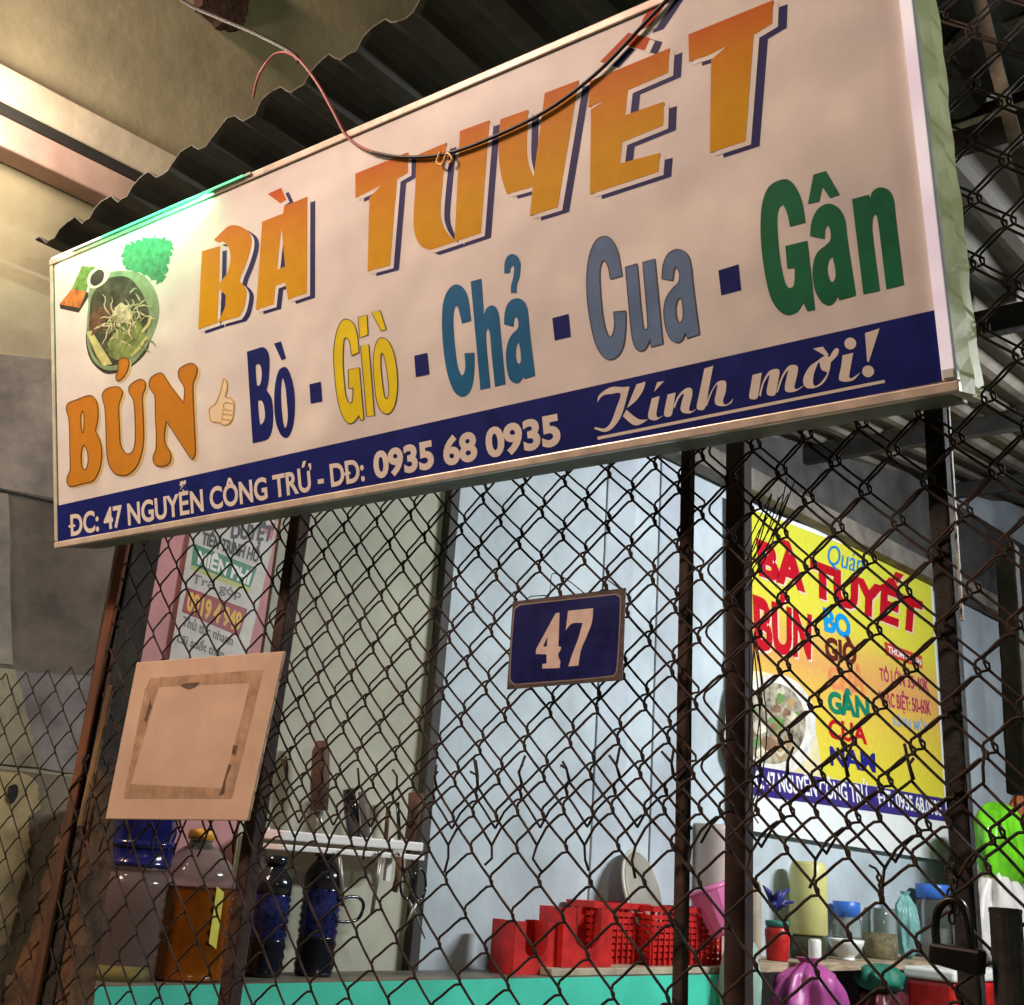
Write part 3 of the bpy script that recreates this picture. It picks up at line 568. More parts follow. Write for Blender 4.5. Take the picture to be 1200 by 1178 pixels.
def chain(name, x0, x1, z0, z1, cw_, ch, y, r_, k, ends=(False, False), skew=0.0, tip=(0.35, 0.35)):
    mb = MB(); ncol = int((x1-x0)/(cw_/2)); nr = int((z1-z0)/(ch/2))
    for i in range(ncol):
        pts = []; xl = x0+i*cw_/2
        for j in range(nr+1):
            side = (i+j) % 2; x = xl + side*cw_/2; z = z0+j*ch/2
            d = 1 if side else -1; bulge = -1 if side else 1
            seq = [(0.0, 0.0)] if j in (0, nr) else ([(0.0, -0.03), (-0.0015, 0.10), (0.0005, 0.26)] if side == 0 else [(0.001, -0.10), (0.0015, 0.04)])
            for dx, dz in seq:
                xx = x + dx + d*0.002; zz = z + dz*ch*0.5
                wx, wy, wz = wobble(xx, zz, k); pts.append(np.array([xx+wx, y+wy+bulge*(0.0028 if abs(dz) < 0.1 else 0.0008), zz+wz]))
            if j < nr:
                x2 = xl + (1-side)*cw_/2
                for t in ((0.42, 0.66, 0.85) if side == 0 else (0.5,)):
                    xx = x+(x2-x)*t; zz = z+ch*0.5*t; sg = {0.42: 0.0040, 0.66: 0.0028, 0.85: 0.0010}[t] if side == 0 else 0.0
                    wx, wy, wz = wobble(xx, zz, k); pts.append(np.array([xx+wx-sg, y+wy, zz+wz+sg]))
        if ends[1] and i % 2 == (nr+1) % 2 or ends[1] and random.random() < 0.25:
            e = pts[-1]; pts += [e+np.array([random.uniform(-.004, .004), -0.004, 0.018]), e+np.array([random.uniform(-.01, .012), -0.006, 0.018+random.uniform(.01, .028)])]
        if ends[0] and i % 2 == 0:
            e = pts[0]; pts = [e+np.array([random.uniform(-.012, .016), -0.006, -0.018-random.uniform(.01, .03)]), e+np.array([random.uniform(-.004, .006), -0.004, -0.02])] + pts
        mb.tube(pts, r_, 5, cap=True)
        if ends[1] and len(pts) > 3 and pts[-1][2]-z1 > 0.0 and random.random() < 0.8:
            e = pts[-2]; mb.tube([pts[-3]+np.array([0.003, -0.002, 0]), e+np.array([0.002, -0.004, 0]), e+np.array([random.choice((-1, 1))*random.uniform(.006, .014), -0.006, random.uniform(.004, .02)])], r_, 5)
    o = mb.build(name, m_wire, fn, smooth=True); o['kind'] = 'stuff'; return o
CWD, CHT = 0.090, 0.101
chain('wire_mesh', -2.36, 0.36, 0.06+EZ-0.03, 1.42+EZ, CWD, CHT, FY, 0.0022, 0.3, ends=(True, False))
chain('wire_mesh', -2.36+6*CWD-0.006, -2.36+17*CWD, 0.06+EZ-0.03+0.027, 1.42+EZ, CWD, CHT, FY+0.012, 0.0020, 0.3)
chain('wire_mesh', -2.36+17*CWD+0.009, 0.36, 0.06+EZ-0.03+0.009, 1.42+EZ, CWD, CHT, FY+0.012, 0.0020, 0.34)
chain('wire_mesh', -2.38, 0.36, 0.02, 0.155+EZ, CWD*1.02, CHT, FY-0.012, 0.0022, 1.7, ends=(False, True))
chain('wire_mesh', -2.86, -2.40, 0.02, 0.40+EZ, CWD*1.02, CHT, FY-0.004, 0.0018, 2.4)
def post(name, xt, yt, xb, yb, wpx, Y, m, z0=0.0, z1=None, dy=None, bevel=0.004):
    a = onY(xt, yt, Y); b = onY(xb, yb, Y); wd = wpx*depth((a+b)/2)/FPX/2*0.86
    sl = (a-b)/(a[2]-b[2]); lo = b+sl*(z0-b[2]); hi = b+sl*((z1 if z1 else a[2])-b[2]); d = np.array([0, dy or wd, 0]); e = np.array([wd, 0, 0])
    N = 18; vs = []; fs = []
    for i in range(N+1):
        p_ = lo+(hi-lo)*i/N; j = np.array([random.uniform(-1, 1)*wd*0.05, 0, 0])
        vs += [p_-e-d+j, p_+e-d+j, p_+e+d+j, p_-e+d+j]
    for i in range(N):
        for k in range(4): q = i*4+k; r2 = i*4+(k+1) % 4; fs.append((q, r2, r2+4, q+4))
    fs += [(3, 2, 1, 0), tuple(N*4+k for k in range(4))]
    return MB().add(vs, fs).build(name, m, fn, bevel=bevel)
post('post', 158, 660, 80, 1110, 46, FY+0.035, mat('left_post_rust', (0.06, 0.045, 0.032), 0.9, var=0.6, scale=9, bump=0.8, bscale=40, col2=(0.02, 0.016, 0.013), detail=9), z1=1.05+EZ)
post('post', 347, 640, 268, 1178, 22, FY+0.025, m_post, z1=1.0+EZ)
post('post', 806, 560, 797, 1178, 17, FY+0.022, m_post, z1=0.95+EZ)
post('post', 866, 600, 866, 1000, 29, FY+0.12, mat('brown_post', (0.095, 0.05, 0.042), 0.85, var=0.5, scale=10, bump=0.4, col2=(0.04, 0.022, 0.02)), z1=0.78+EZ)
post('post', 1096, 490, 1140, 1178, 28, FY+0.03, m_postd, z1=1.5+EZ)
post('post_edge', 1112, 490, 1130, 760, 3, FY+0.012, mat('worn_edge', (0.42, 0.36, 0.28), 0.6, var=0.5, scale=40, bump=0.3), z0=0.35+EZ, z1=1.0+EZ, dy=0.003, bevel=0)
post('post', 1180, 640, 1206, 1178, 27, FY+0.5, mat('back_post', (0.09, 0.08, 0.065), 0.85, var=0.5, scale=12, bump=0.4), z0=0.17+EZ)
# orange rust strip and flaky timber against the left post
post('rust_strip', 146, 640, 52, 1110, 20, FY-0.014, mat('orange_rust', (0.20, 0.068, 0.028), 0.9, var=0.6, scale=11, bump=0.6, col2=(0.055, 0.03, 0.018), detail=10, stretch=(1, 1, 0.35)), z1=1.02+EZ, dy=0.006)
m_tim = mat('rotten_timber', (0.17, 0.085, 0.035), 0.95, var=0.7, scale=12, bump=1.0, bscale=30, col2=(0.03, 0.02, 0.014), detail=10)
tq = jag([(118, 850), (110, 960), (92, 1080), (75, 1215), (-12, 1215), (12, 1150), (40, 1085), (52, 1020), (74, 960), (96, 900)], 2.5, 5)
vs, fs = fill2d([[(x, -y) for x, y in tq]]); F_pts = [onY(x, -y, FY+0.002) for x, y in vs]; Bd = [onY(x, y, FY+0.002) for x, y in tq]; k = len(Bd)
MB().add(F_pts, fs).add(Bd+[b_+np.array([0, 0.06, 0]) for b_ in Bd], [(i, (i+1) % k, k+(i+1) % k, k+i) for i in range(k)]).build('rusted_flange', m_tim, fn)
post('timber_strip', 132, 795, 84, 1015, 13, FY-0.021, mat('ochre_timber', (0.34, 0.21, 0.09), 0.9, var=0.5, scale=14, bump=0.5, col2=(0.10, 0.055, 0.025), detail=10, stretch=(1, 1, 0.3)), z0=0.02+EZ, z1=0.33+EZ, dy=0.004)
# loose thin ties bunched by the brown post
mb = MB()
for k in range(9):
    x = 880+random.uniform(-8, 32); mb.tube(px_curve([(872+random.uniform(-4, 6), 660+random.uniform(-10, 60)), (x, 620+random.uniform(-15, 25)), (x+random.uniform(6, 30), 570+random.uniform(-12, 20))], FY+0.06, 4), 0.0011, 4)
for k in range(5):
    x = 872+random.uniform(0, 22); mb.tube(px_curve([(x, 740), (x+random.uniform(-6, 16), 800+k*14), (x+random.uniform(-10, 10), 880+k*18), (x+random.uniform(-12, 8), 950+k*5)], FY+0.06, 4), 0.0011, 4)
o = mb.build('wire_ties', m_wire, fn, smooth=True); o['kind'] = 'stuff'
# twists holding the two lower panels together
mb = MB()
for (x, y) in ((1030, 1040),):
    for q in range(2):
        pts = []
        for t in range(9): pts.append(onY(x+2.4*math.sin(t*1.5+q*3.1)+random.uniform(-.5, .5)+t*0.5, y-16+t*4.4, FY-0.012))
        mb.tube(pts, 0.0019, 5)
    mb.tube([onY(x, y-16, FY-0.012), onY(x-4, y-22, FY-0.014), onY(x-10+random.uniform(-2, 12), y-26, FY-0.016)], 0.0017, 5)
o = mb.build('wire_twists', m_wire, fn, smooth=True); o['kind'] = 'stuff'

# ---- house number plate
def fence_plate(name, quad, Y, thick, m, label, cat, bevel=0.0):
    P = [onY(x, y, Y) for x, y in quad]; base = (P[0]+P[1])/2
    r0 = empty(name, base, label, cat); d = np.array([0, thick, 0])
    MB().add(P+[p_+d for p_ in P], [(0,1,2,3),(7,6,5,4),(0,4,5,1),(1,5,6,2),(2,6,7,3),(3,7,4,0)]).build('panel', m, r0, bevel=bevel)
    return r0, P
pl, PP = fence_plate('house_number_plate', [(594, 808), (729, 797), (733, 689), (601, 705)], FY-0.04, 0.002, mat('rusty_enamel', (0.06, 0.035, 0.03), 0.6, var=0.5, scale=30, bump=0.3), 'dark blue enamel plate with number 47 wired to the fence', 'number plate')
PS = Surf((0, FY-0.04, 0), np.array([0, 1., 0]), pl)
R_ = (580, 670, 7.0588)
SGm = mat('plate_line', (0.28, 0.22, 0.18), 0.4, var=0.3)
PS.shape('border_line', [[(155,320),(200,268,c),(1000,182,c),(1045,215),(1015,800),(975,870),(160,940,c),(118,890)]], SGm, 1, R_)
enam = PS.shape('enamel', [[(165,325),(208,280,c),(995,192,c),(1034,222),(1005,795),(968,858),(168,928,c),(130,885)]], mat('blue_enamel', (0.010, 0.013, 0.11), 0.3, spec=0.25, var=0.3, scale=20), 2, R_)
PS.part = enam
m_num = mat('number_print', (0.72, 0.55, 0.48), 0.4, var=0.12, scale=30)
PS.shape('digit', [[(505,345,c),(537,340,c),(528,620,c),(548,625),(545,650),(525,690),(545,745,c),(537,798,c),(395,803,c),(395,765,c),(430,760,c),(430,685,c),(340,682,c),(345,640,c)],[(438,535,c),(432,620,c),(400,622,c)]], m_num, 3, R_)
PS.shape('digit', [[(608,325,c),(815,303,c),(805,420),(760,540),(715,650),(692,778,c),(610,785,c),(640,690),(690,560),(728,425,c),(640,430),(588,487,c)]], m_num, 3, R_)
mb = MB()
for pth in ([(640, 715), (645, 690), (648, 672), (668, 682), (690, 700)], [(690, 700), (706, 690), (708, 678), (726, 690)], [(612, 712), (620, 700), (640, 698)]): mb.tube(px_curve(pth, FY-0.03, 4), 0.0009, 4)
mb.build('tie_wire', m_wire, pl)

# ---- peach notice board hung on the fence
bd, BP = fence_plate('notice_board', [(123, 960), (290, 962), (333, 763), (160, 776)], FY-0.05, 0.006, mat('peach_board', (0.62, 0.43, 0.31), 0.7, var=0.14, scale=6, bump=0.05), 'plain peach board with tape marks, hung on the fence below the sign', 'board', bevel=0.002)
BS = Surf((0, FY-0.05, 0), np.array([0, 1., 0]), bd)
V_ = (0, 778, 2.945)
m_tape = mat('tape_residue', (0.44, 0.27, 0.165), 0.75, var=0.3, scale=30)
BS.shape('tape_residue', [[(500,90,c),(520,50,c),(910,20,c),(800,465,c),(425,465,c)],[(548,80,c),(862,65,c),(835,180,c),(770,430,c),(450,415,c)]], m_tape, 1, V_, smooth=False)
m_grime = mat('board_grime', (0.14, 0.08, 0.05), 0.8, var=0.4, scale=60)
BS.shape('grime', [[(625,72),(690,65),(655,88)]], m_grime, 2, V_); BS.shape('grime', [[(765,430,c),(790,345,c),(800,350,c),(780,400,c),(775,450,c),(755,455,c)]], m_grime, 2, V_, smooth=False)
BS.shape('grime', [[(520,120,c),(525,150,c),(505,205,c),(498,195,c)]], m_grime, 2, V_, smooth=False); BS.shape('grime', [[(806,280,c),(822,282,c),(812,320,c),(800,310,c)]], m_grime, 2, V_, smooth=False)

# ================================================================== POSTERS ON THE SIDE WALL
def wall_sheet(name, quad, off, m, label, cat, thick=0.002, horiz=None):
    P = [onW(x, y, off) for x, y in quad]; base = (P[0]+P[1])/2
    M = Matrix(((WT[0], -WN[0], 0, base[0]), (WT[1], -WN[1], 0, base[1]), (0, 0, 1, base[2]), (0, 0, 0, 1)))
    r0 = empty(name, None, label, cat, M=M); d = -WN*thick
    MB().add(P+[p_+d for p_ in P], [(0,1,2,3),(7,6,5,4),(0,4,5,1),(1,5,6,2),(2,6,7,3),(3,7,4,0)]).build('sheet', m, r0)
    return r0, Surf(WO+WN*off, WN, r0)
ps, YS = wall_sheet('shop_poster', [(858, 970), (1113, 1010), (1092, 673), (855, 582)], 0.05, mat('poster_white', (0.82, 0.84, 0.85), 0.35, var=0.04), 'large yellow poster listing noodle dishes on the pale blue wall', 'poster')
zq = [ps.matrix_world.inverted() @ Vector(onW(x, y, 0.05)) for x, y in ((990, 960), (990, 640))]
m_yel = gradient_mat('poster_yellow', 0.35, 1.42, [(0, (0.80, 0.70, 0.06)), (0.30, (0.80, 0.57, 0.08)), (0.48, (0.78, 0.40, 0.13)), (0.60, (0.78, 0.50, 0.11)), (0.72, (0.78, 0.70, 0.07)), (1, (0.76, 0.75, 0.07))], 0.3)
yf_ = YS.shape('yellow_field', [[(857,588,c),(1090,677,c),(1107,936,c),(859,892,c)]], m_yel, 1)
YS.part = yf_
YS.shape('swoosh', [[(858,905),(858,800),(905,790),(945,830),(960,880),(955,912)]], mat('poster_cream', (0.80, 0.70, 0.42), 0.3, var=0.2, scale=4), 2)
YS.shape('picture_bowl', [circ(908,850,48,18,1.25)], mat('pic_white2', (0.78, 0.76, 0.70), 0.3, var=0.25, scale=12), 3)
YS.shape('picture_food', [circ(906,848,38,16,1.25)], mat('pic_food2', (0.42, 0.38, 0.28), 0.3, var=0.7, scale=18), 4)
rq = random.Random(11)
for k in range(26):
    an = rq.uniform(0, 6.28); rr = 33*math.sqrt(rq.random()); x, y, a_ = 906+rr*math.cos(an), 848+rr*1.25*math.sin(an), rq.uniform(3, 9)
    YS.shape('picture_piece', [[(x+a_*rq.uniform(.6, 1.2)*math.cos(t), y+a_*rq.uniform(.6, 1.2)*math.sin(t)) for t in np.linspace(0, 5.4, 7)]], (mat('pp_meat', (0.26, 0.15, 0.09), 0.4, var=0.4), mat('pp_leaf', (0.16, 0.30, 0.09), 0.4, var=0.4), mat('pp_noodle', (0.72, 0.66, 0.50), 0.4, var=0.3), mat('pp_broth', (0.45, 0.30, 0.14), 0.4, var=0.4))[k % 4], 4.2+0.03*k)
YS.shape('address_strip', [[(859,893,c),(1107,936,c),(1109,963,c),(860,929,c)]], mat('purple_navy_print', (0.045, 0.028, 0.20), 0.3, var=0.1), 5)
m_pw = mat('poster_white_ink', (0.85, 0.85, 0.85), 0.3, var=0.0); m_red = mat('poster_red_ink', (0.52, 0.008, 0.02), 0.3, var=0.1); m_shw = mat('poster_pale_shadow', (0.80, 0.62, 0.45), 0.3, var=0.0)
def ptext(body, quad, m, lay=6, bold=0.03, shear=0.0, sh=None):
    if sh: YS.text('lettering_shadow', body, quad, sh, lay, bold, shear, shift=(0.012, -0.010))
    YS.text('lettering', body, quad, m, lay+1, bold, shear)
# quads: BL, BR, TR, TL
ptext('Quán', [(970,661),(1012,673),(1011,650),(969,637)], mat('poster_blue_ink', (0.01, 0.22, 0.60), 0.3, var=0.1), 6, 0.0, 0.3)
ptext('BÀ TUYẾT', [(889,672),(1078,742),(1081,708),(886,634)], m_red, 6, 0.055, 0.0, m_shw)
ptext('BÚN', [(885,758),(950,771),(951,724),(882,700)], m_red, 6, 0.04, 0.0, m_shw)
ptext('BO', [(966,738),(997,748),(996,725),(964,713)], mat('poster_cyan_ink', (0.01, 0.30, 0.72), 0.3, var=0.1), 6, 0.05)
ptext('GIO', [(967,771),(1004,779),(1003,756),(966,747)], mat('poster_brown_ink', (0.12, 0.02, 0.015), 0.3, var=0.1), 6, 0.045)
ptext('CHẢ', [(971,805),(1014,813),(1013,790),(970,781)], mat('poster_orange_ink', (0.78, 0.26, 0.10), 0.3, var=0.1), 6, 0.045)
ptext('GÂN', [(971,834),(1019,842),(1018,819),(969,811)], mat('poster_green_ink', (0.01, 0.20, 0.12), 0.3, var=0.1), 6, 0.045)
ptext('CUA', [(971,864),(1016,872),(1015,851),(970,843)], m_red, 6, 0.03)
ptext('NAM', [(973,896),(1026,905),(1025,884),(972,875)], mat('poster_navy_ink', (0.02, 0.02, 0.22), 0.3, var=0.1), 6, 0.028)
YS.shape('accent', [[(978,705,c),(985,706,c),(989,714,c),(984,714,c)]], MATS['poster_cyan_ink'], 7)
YS.shape('accent', [[(988,744,c),(994,745,c),(998,753,c),(993,753,c)]], MATS['poster_brown_ink'], 7)
m_mg = mat('poster_magenta_ink', (0.42, 0.03, 0.12), 0.3, var=0.1); m_pk = mat('poster_red_tag', (0.62, 0.06, 0.03), 0.3, var=0.1)
YS.shape('red_tag', [[(1036,752,c),(1080,769,c),(1081,784,c),(1038,768,c)]], m_pk, 6)
ptext('THƠM NGON', [(1040,765),(1079,780),(1079,773),(1040,757)], m_pw, 7, 0.02)
ptext('TÔ LỚN 35-40K', [(1031,797),(1089,812),(1088,797),(1030,783)], m_mg, 6, 0.02)
ptext('*DẶC BIỆT: 50-60K', [(1030,826),(1091,838),(1090,822),(1029,810)], m_mg, 6, 0.02)
ptext('KÍNH MỜI', [(1047,850),(1086,858),(1085,847),(1046,839)], mat('poster_sky_ink', (0.28, 0.42, 0.62), 0.3, var=0.1), 6, 0.02)
ptext('DC: 47 NGUYỄN CÔNG TRỨ', [(878,922),(1018,942),(1016,922),(876,902)], m_pw, 6, 0.025)
ptext('DT: 0935.68.0935', [(1030,943),(1104,956),(1102,940),(1028,925)], m_pw, 6, 0.025)

YS.ribbon('letter_bar', [[(875.5,912.3),(882,913.3)],[(1028,934),(1034,935)]], 2.6, m_pw, 7)
fl, FS_ = wall_sheet('paper_flyer', [(196, 790), (282, 800), (326, 612), (232, 575)], 0.022, mat('flyer_paper', (0.62, 0.60, 0.55), 0.6, var=0.15, scale=20), 'torn advertising flyer with green and red bands on the pink wall', 'flyer')
FS_.shape('green_band', [[(227,637,c),(301,666,c),(293,689,c),(224,662,c)]], mat('flyer_green', (0.03, 0.22, 0.11), 0.5, var=0.2), 1)
FS_.shape('yellow_band', [[(224,662,c),(293,689,c),(291,694,c),(223,667,c)]], mat('flyer_lime', (0.45, 0.50, 0.12), 0.5), 1.5)
FS_.shape('red_band', [[(219,688,c),(290,714,c),(280,746,c),(213,717,c)]], mat('flyer_red', (0.30, 0.02, 0.02), 0.5, var=0.2), 1)
FS_.shape('pink_corner', [[(306,618,c),(324,612,c),(318,634,c)]], mat('flyer_pink', (0.6, 0.12, 0.15), 0.5), 1)
m_blk = mat('flyer_black', (0.02, 0.02, 0.02), 0.5); m_fy = mat('flyer_yellow', (0.75, 0.42, 0.03), 0.5)
FS_.text('lettering', 'MIỄN PHÍ', [(231,660),(293,686),(297,672),(233,646)], mat('flyer_white', (0.8, 0.8, 0.76), 0.5), 2.5, 0.045)
FS_.text('lettering', 'TIỀN TRÌNH HỒ', [(236,637),(302,659),(305,646),(238,624)], m_blk, 2.5, 0.04)
FS_.text('lettering', 'DUYỆT', [(270,630),(318,634),(322,618),(272,614)], m_blk, 2.5, 0.05)
FS_.text('lettering', '0919 4 949', [(218,714),(281,740),(284,720),(221,694)], m_fy, 2.5, 0.045)
FS_.text('lettering', 'Trả góp', [(224,682),(282,702),(283,692),(226,672)], mat('flyer_grey', (0.15, 0.15, 0.14), 0.5), 2.5, 0.02)
FS_.text('lettering', 'Thủ tục nhanh', [(213,733),(272,757),(274,746),(215,722)], MATS['flyer_grey'], 2.5, 0.02)
FS_.text('lettering', 'Lãi suất thấp', [(207,752),(262,772),(264,763),(209,742)], MATS['flyer_grey'], 2.5, 0.02)

# ================================================================== COUNTER
CZ = 1.22
m_turq = mat('turquoise_paint', (0.075, 0.68, 0.49), 0.45, var=0.12, scale=5)
ct = empty('counter', Wp(1.3, 0.14, 0), 'turquoise fronted counter along the side wall behind the fence', 'counter')
MB().wbox(-0.12, 2.62, 0.262, 0.272, 0.05, CZ-0.002).build('front_panel', m_turq, ct)
MB().wbox(-0.12, 2.62, 0.04, 0.268, CZ-0.022, CZ).build('counter_top', mat('grimy_steel_top', (0.16, 0.14, 0.11), 0.5, var=0.5, scale=8), ct)
MB().wbox(-0.12, 2.62, 0.04, 0.26, 0.0, 0.05).build('plinth', m_dark, ct)
SHZ = CZ+0.04
sh0 = sW(868, 1128, 0.28)[0]; sh1 = sW(1120, 1115, 0.28)[0]
shf = empty('plank_shelf', Wp((sh0+sh1)/2, 0.15, 0), 'wooden plank shelf under the yellow poster, crowded with jars', 'shelf')
MB().wbox(sh0, sh1+0.6, 0.04, 0.30, SHZ-0.035, SHZ).build('plank', mat('pale_plank', (0.40, 0.30, 0.20), 0.8, var=0.4, scale=8, stretch=(1, 1, 6), bump=0.2), shf, bevel=0.003)
for s_ in (sh0+0.1, (sh0+sh1)/2, sh1+0.4): MB().wbox(s_, s_+0.05, 0.06, 0.26, 0.0, SHZ-0.036).build('leg', m_postd, shf)

# ------------------------------------------------------------------ goods: helpers
def spot(x, y, off, z=CZ):
    """foot of a thing: picture column x on the plane off from the wall, standing at height z"""
    s_, _ = sW(x, y, off); return Wp(s_, off, z)
def span(x0, x1, y, off):
    a = sW(x0, y, off)[0]; b = sW(x1, y, off)[0]; return a, b
def mpp(p_): return depth(p_)/FPX
m_clear = mat('clear_plastic', (0.62, 0.66, 0.62), 0.10, var=0.05, trans=0.92, spec=0.6)
m_oil = mat('amber_oil', (0.20, 0.055, 0.004), 0.10, var=0.3, scale=14, spec=0.8)
m_blackb = mat('dark_bottle', (0.012, 0.014, 0.022), 0.12, var=0.3, spec=0.8)
m_blab = mat('blue_bottle_label', (0.022, 0.028, 0.12), 0.15, var=0.8, scale=30, spec=0.8)
m_navyp = mat('navy_plastic', (0.012, 0.014, 0.12), 0.15, var=0.3, spec=0.8)
m_redp = mat('red_plastic', (0.54, 0.018, 0.016), 0.4, var=0.4, scale=9, detail=8)
m_pinkp = mat('pink_plastic', (0.70, 0.17, 0.40), 0.35, var=0.1)
m_wood = mat('dark_handle_wood', (0.10, 0.045, 0.022), 0.7, var=0.5, scale=18)
m_steel = mat('dull_steel', (0.35, 0.36, 0.35), 0.4, metal=0.8, var=0.3, scale=15)
m_wht = mat('white_plastic', (0.80, 0.80, 0.78), 0.35, var=0.06)
def ribbed(r_, h, n, amp=0.02, z0=0.0):
    return [(r_*(1+(amp if i % 2 else -amp)), z0+h*i/n) for i in range(n+1)]
# amber oil jug
p_ = spot(212, 1146, 0.15); u_ = mpp(p_)
jug = empty('oil_jug', p_, 'big jug of amber cooking oil with a yellow label, on the turquoise counter', 'jug')
R = 48*u_; Hb = 120*u_
MB().lathe(p_, [(R*0.96, 0.001), (R, 0.01)] + ribbed(R, Hb*0.82, 16, 0.030, 0.012) + [(R*0.99, Hb*0.86)], 28).build('body', m_oil, jug, smooth=True)
MB().lathe(p_, [(R*0.985, Hb*0.862), (R*0.97, Hb*0.98), (R*0.85, Hb*1.08), (R*0.5, Hb*1.2), (R*0.30, Hb*1.25), (R*0.28, Hb*1.3)], 28).build('shoulder', m_clear, jug, smooth=True)
MB().lathe(p_, [(R*0.33, Hb*1.302), (R*0.34, Hb*1.37), (R*0.30, Hb*1.40), (0.0, Hb*1.41)], 20).build('cap', mat('orange_cap', (0.75, 0.36, 0.03), 0.4), jug, smooth=True)
mb = MB(); vs = []; toc = EYE-p_; a0 = math.atan2(toc[1], toc[0])+0.66
for i in range(7):
    an = a0+0.24*(i/6-0.5)
    for z in (Hb*0.36, Hb*0.88): vs.append(p_+np.array([R*1.03*math.cos(an), R*1.03*math.sin(an), z-0.015*(i/6)]))
mb.add(vs, [(2*i, 2*i+2, 2*i+3, 2*i+1) for i in range(6)]).build('label_strip', mat('yellow_label', (0.78, 0.70, 0.10), 0.4, var=0.2), jug)
p_ = spot(138, 1150, 0.13); u_ = mpp(p_)
jg = empty('clear_jar', p_, 'empty clear plastic jar on the counter beside the amber oil jug', 'jar')
R = 42*u_; Hb = 125*u_
MB().lathe(p_, [(R*0.95, 0.001)] + ribbed(R, Hb*0.85, 14, 0.025, 0.01) + [(R*0.9, Hb*0.93), (R*0.8, Hb*0.97)], 24).build('body', m_clear, jg, smooth=True)
MB().lathe(p_, [(R*0.72, 0.006), (R*0.74, 0.03), (0.0, 0.032)], 20).build('oil_dregs', mat('pale_oil', (0.60, 0.45, 0.08), 0.2), jg, smooth=True)
MB().lathe(p_, [(R*0.86, Hb*0.972), (R*0.86, Hb*1.0), (0.0, Hb*1.0)], 20).build('lid', m_clear, jg, smooth=True)
bp_ = p_+np.array([0, 0, Hb*1.0+0.001])
nb = empty('navy_bottle', bp_, 'navy blue plastic tub on top of the clear jar behind the peach board', 'tub')
MB().lathe(bp_, [(R*0.92, 0.0), (R*0.98, 0.01)] + ribbed(R*0.97, 70*u_, 6, 0.03, 0.012) + [(R*0.8, 80*u_), (0.0, 82*u_)], 24).build('body', m_navyp, nb, smooth=True)
MB().lathe(bp_, [(R*1.03, 22*u_), (R*1.04, 26*u_), (R*1.03, 30*u_)], 24).build('rim_band', m_navyp, nb, smooth=True)
# two dark bottles
for x, hh, lab in ((306, 132, 'left of two dark bottles with blue labels behind the thin fence post'), (366, 140, 'right of two dark bottles with blue labels, beside the utensil rack')):
    p_ = spot(x, 1147, 0.13); u_ = mpp(p_); R = 23*u_; Hb = hh*u_
    bt = empty('dark_bottle', p_, lab, 'bottle', 'dark bottles on the counter')
    MB().lathe(p_, [(R*0.9, 0.001), (R, 0.012)] + ribbed(R, Hb*0.25, 6, 0.045, 0.015) + [(R, Hb*0.31)], 22).build('body', m_blackb, bt, smooth=True)
    MB().lathe(p_, [(R*0.99, Hb*0.311)] + ribbed(R, Hb*0.36, 12, 0.05, Hb*0.32) + [(R*0.99, Hb*0.69)], 22).build('label', m_blab, bt, smooth=True)
    MB().lathe(p_, [(R, Hb*0.691), (R, Hb*0.8), (R*0.8, Hb*0.86), (R*0.5, Hb*0.92), (R*0.45, Hb*0.95)], 22).build('shoulder', m_blackb, bt, smooth=True)
    MB().lathe(p_, [(R*0.6, Hb*0.951), (R*0.62, Hb*1.02), (0.0, Hb*1.03)], 16).build('cap', m_blackb, bt, smooth=True)
# utensil rack on the wall
rz = sW(420, 990, 0.16)[1]; r0_, r1_ = span(326, 494, 992, 0.16)
rk = empty('utensil_rack', Wp((r0_+r1_)/2, 0.02, rz-0.05), 'white utensil rack on the wall holding knives and ladles', 'rack')
MB().wbox(r0_, r1_, 0.045, 0.17, rz-0.004, rz+0.022).build('tray_rim', m_wht, rk, bevel=0.004)
MB().wbox(r0_, r1_, 0.04, 0.18, rz-0.032, rz-0.016).build('rail', m_wht, rk, bevel=0.003)
for s_ in (r0_+0.02, r1_-0.04): MB().wbox(s_, s_+0.02, 0.036, 0.05, rz-0.10, rz+0.03).build('bracket', m_wht, rk)
def wtube(pts, off, r_, n=8): return [onW(x, y, off) for x, y in pts]
def utensil(name, label, cat, parts):
    root = empty(name, onW(*parts[0][1][0], parts[0][2]), label, cat)
    for nm, pts, off, r_, m in parts: MB().tube([onW(x, y, off) for x, y in pts], r_, 8, rs=None if not isinstance(r_, list) else r_).build(nm, m, root, smooth=True)
    return root
utensil('cleaver', 'tall brown wooden handled tool standing in the utensil rack', 'utensil', [('handle', [(376, 868), (376, 880), (375, 920), (374, 950)], 0.10, [0.012, 0.026, 0.029, 0.026], m_wood), ('blade', [(374, 951), (374, 984)], 0.10, 0.012, m_steel)])
utensil('ladle', 'dark handled ladle standing left of the thin pole in the rack', 'utensil', [('handle', [(408, 925), (412, 950), (416, 984)], 0.10, [0.017, 0.024, 0.02], m_blackb), ('shank', [(416, 985), (417, 992)], 0.10, 0.008, m_steel)])
utensil('knife', 'knife with grey handle standing in the middle of the rack', 'knife', [('handle', [(424, 928), (428, 960), (430, 984)], 0.13, [0.012, 0.014, 0.011], mat('grey_handle', (0.10, 0.095, 0.10), 0.6)), ('blade', [(430, 985), (431, 1000)], 0.13, 0.006, m_steel)])
utensil('wooden_spoon', 'short wooden spoon leaning at the right end of the rack', 'spoon', [('handle', [(488, 930), (486, 950), (480, 984)], 0.12, [0.026, 0.022, 0.016], m_wood), ('tip', [(480, 985), (479, 1000)], 0.12, 0.01, m_wood)])
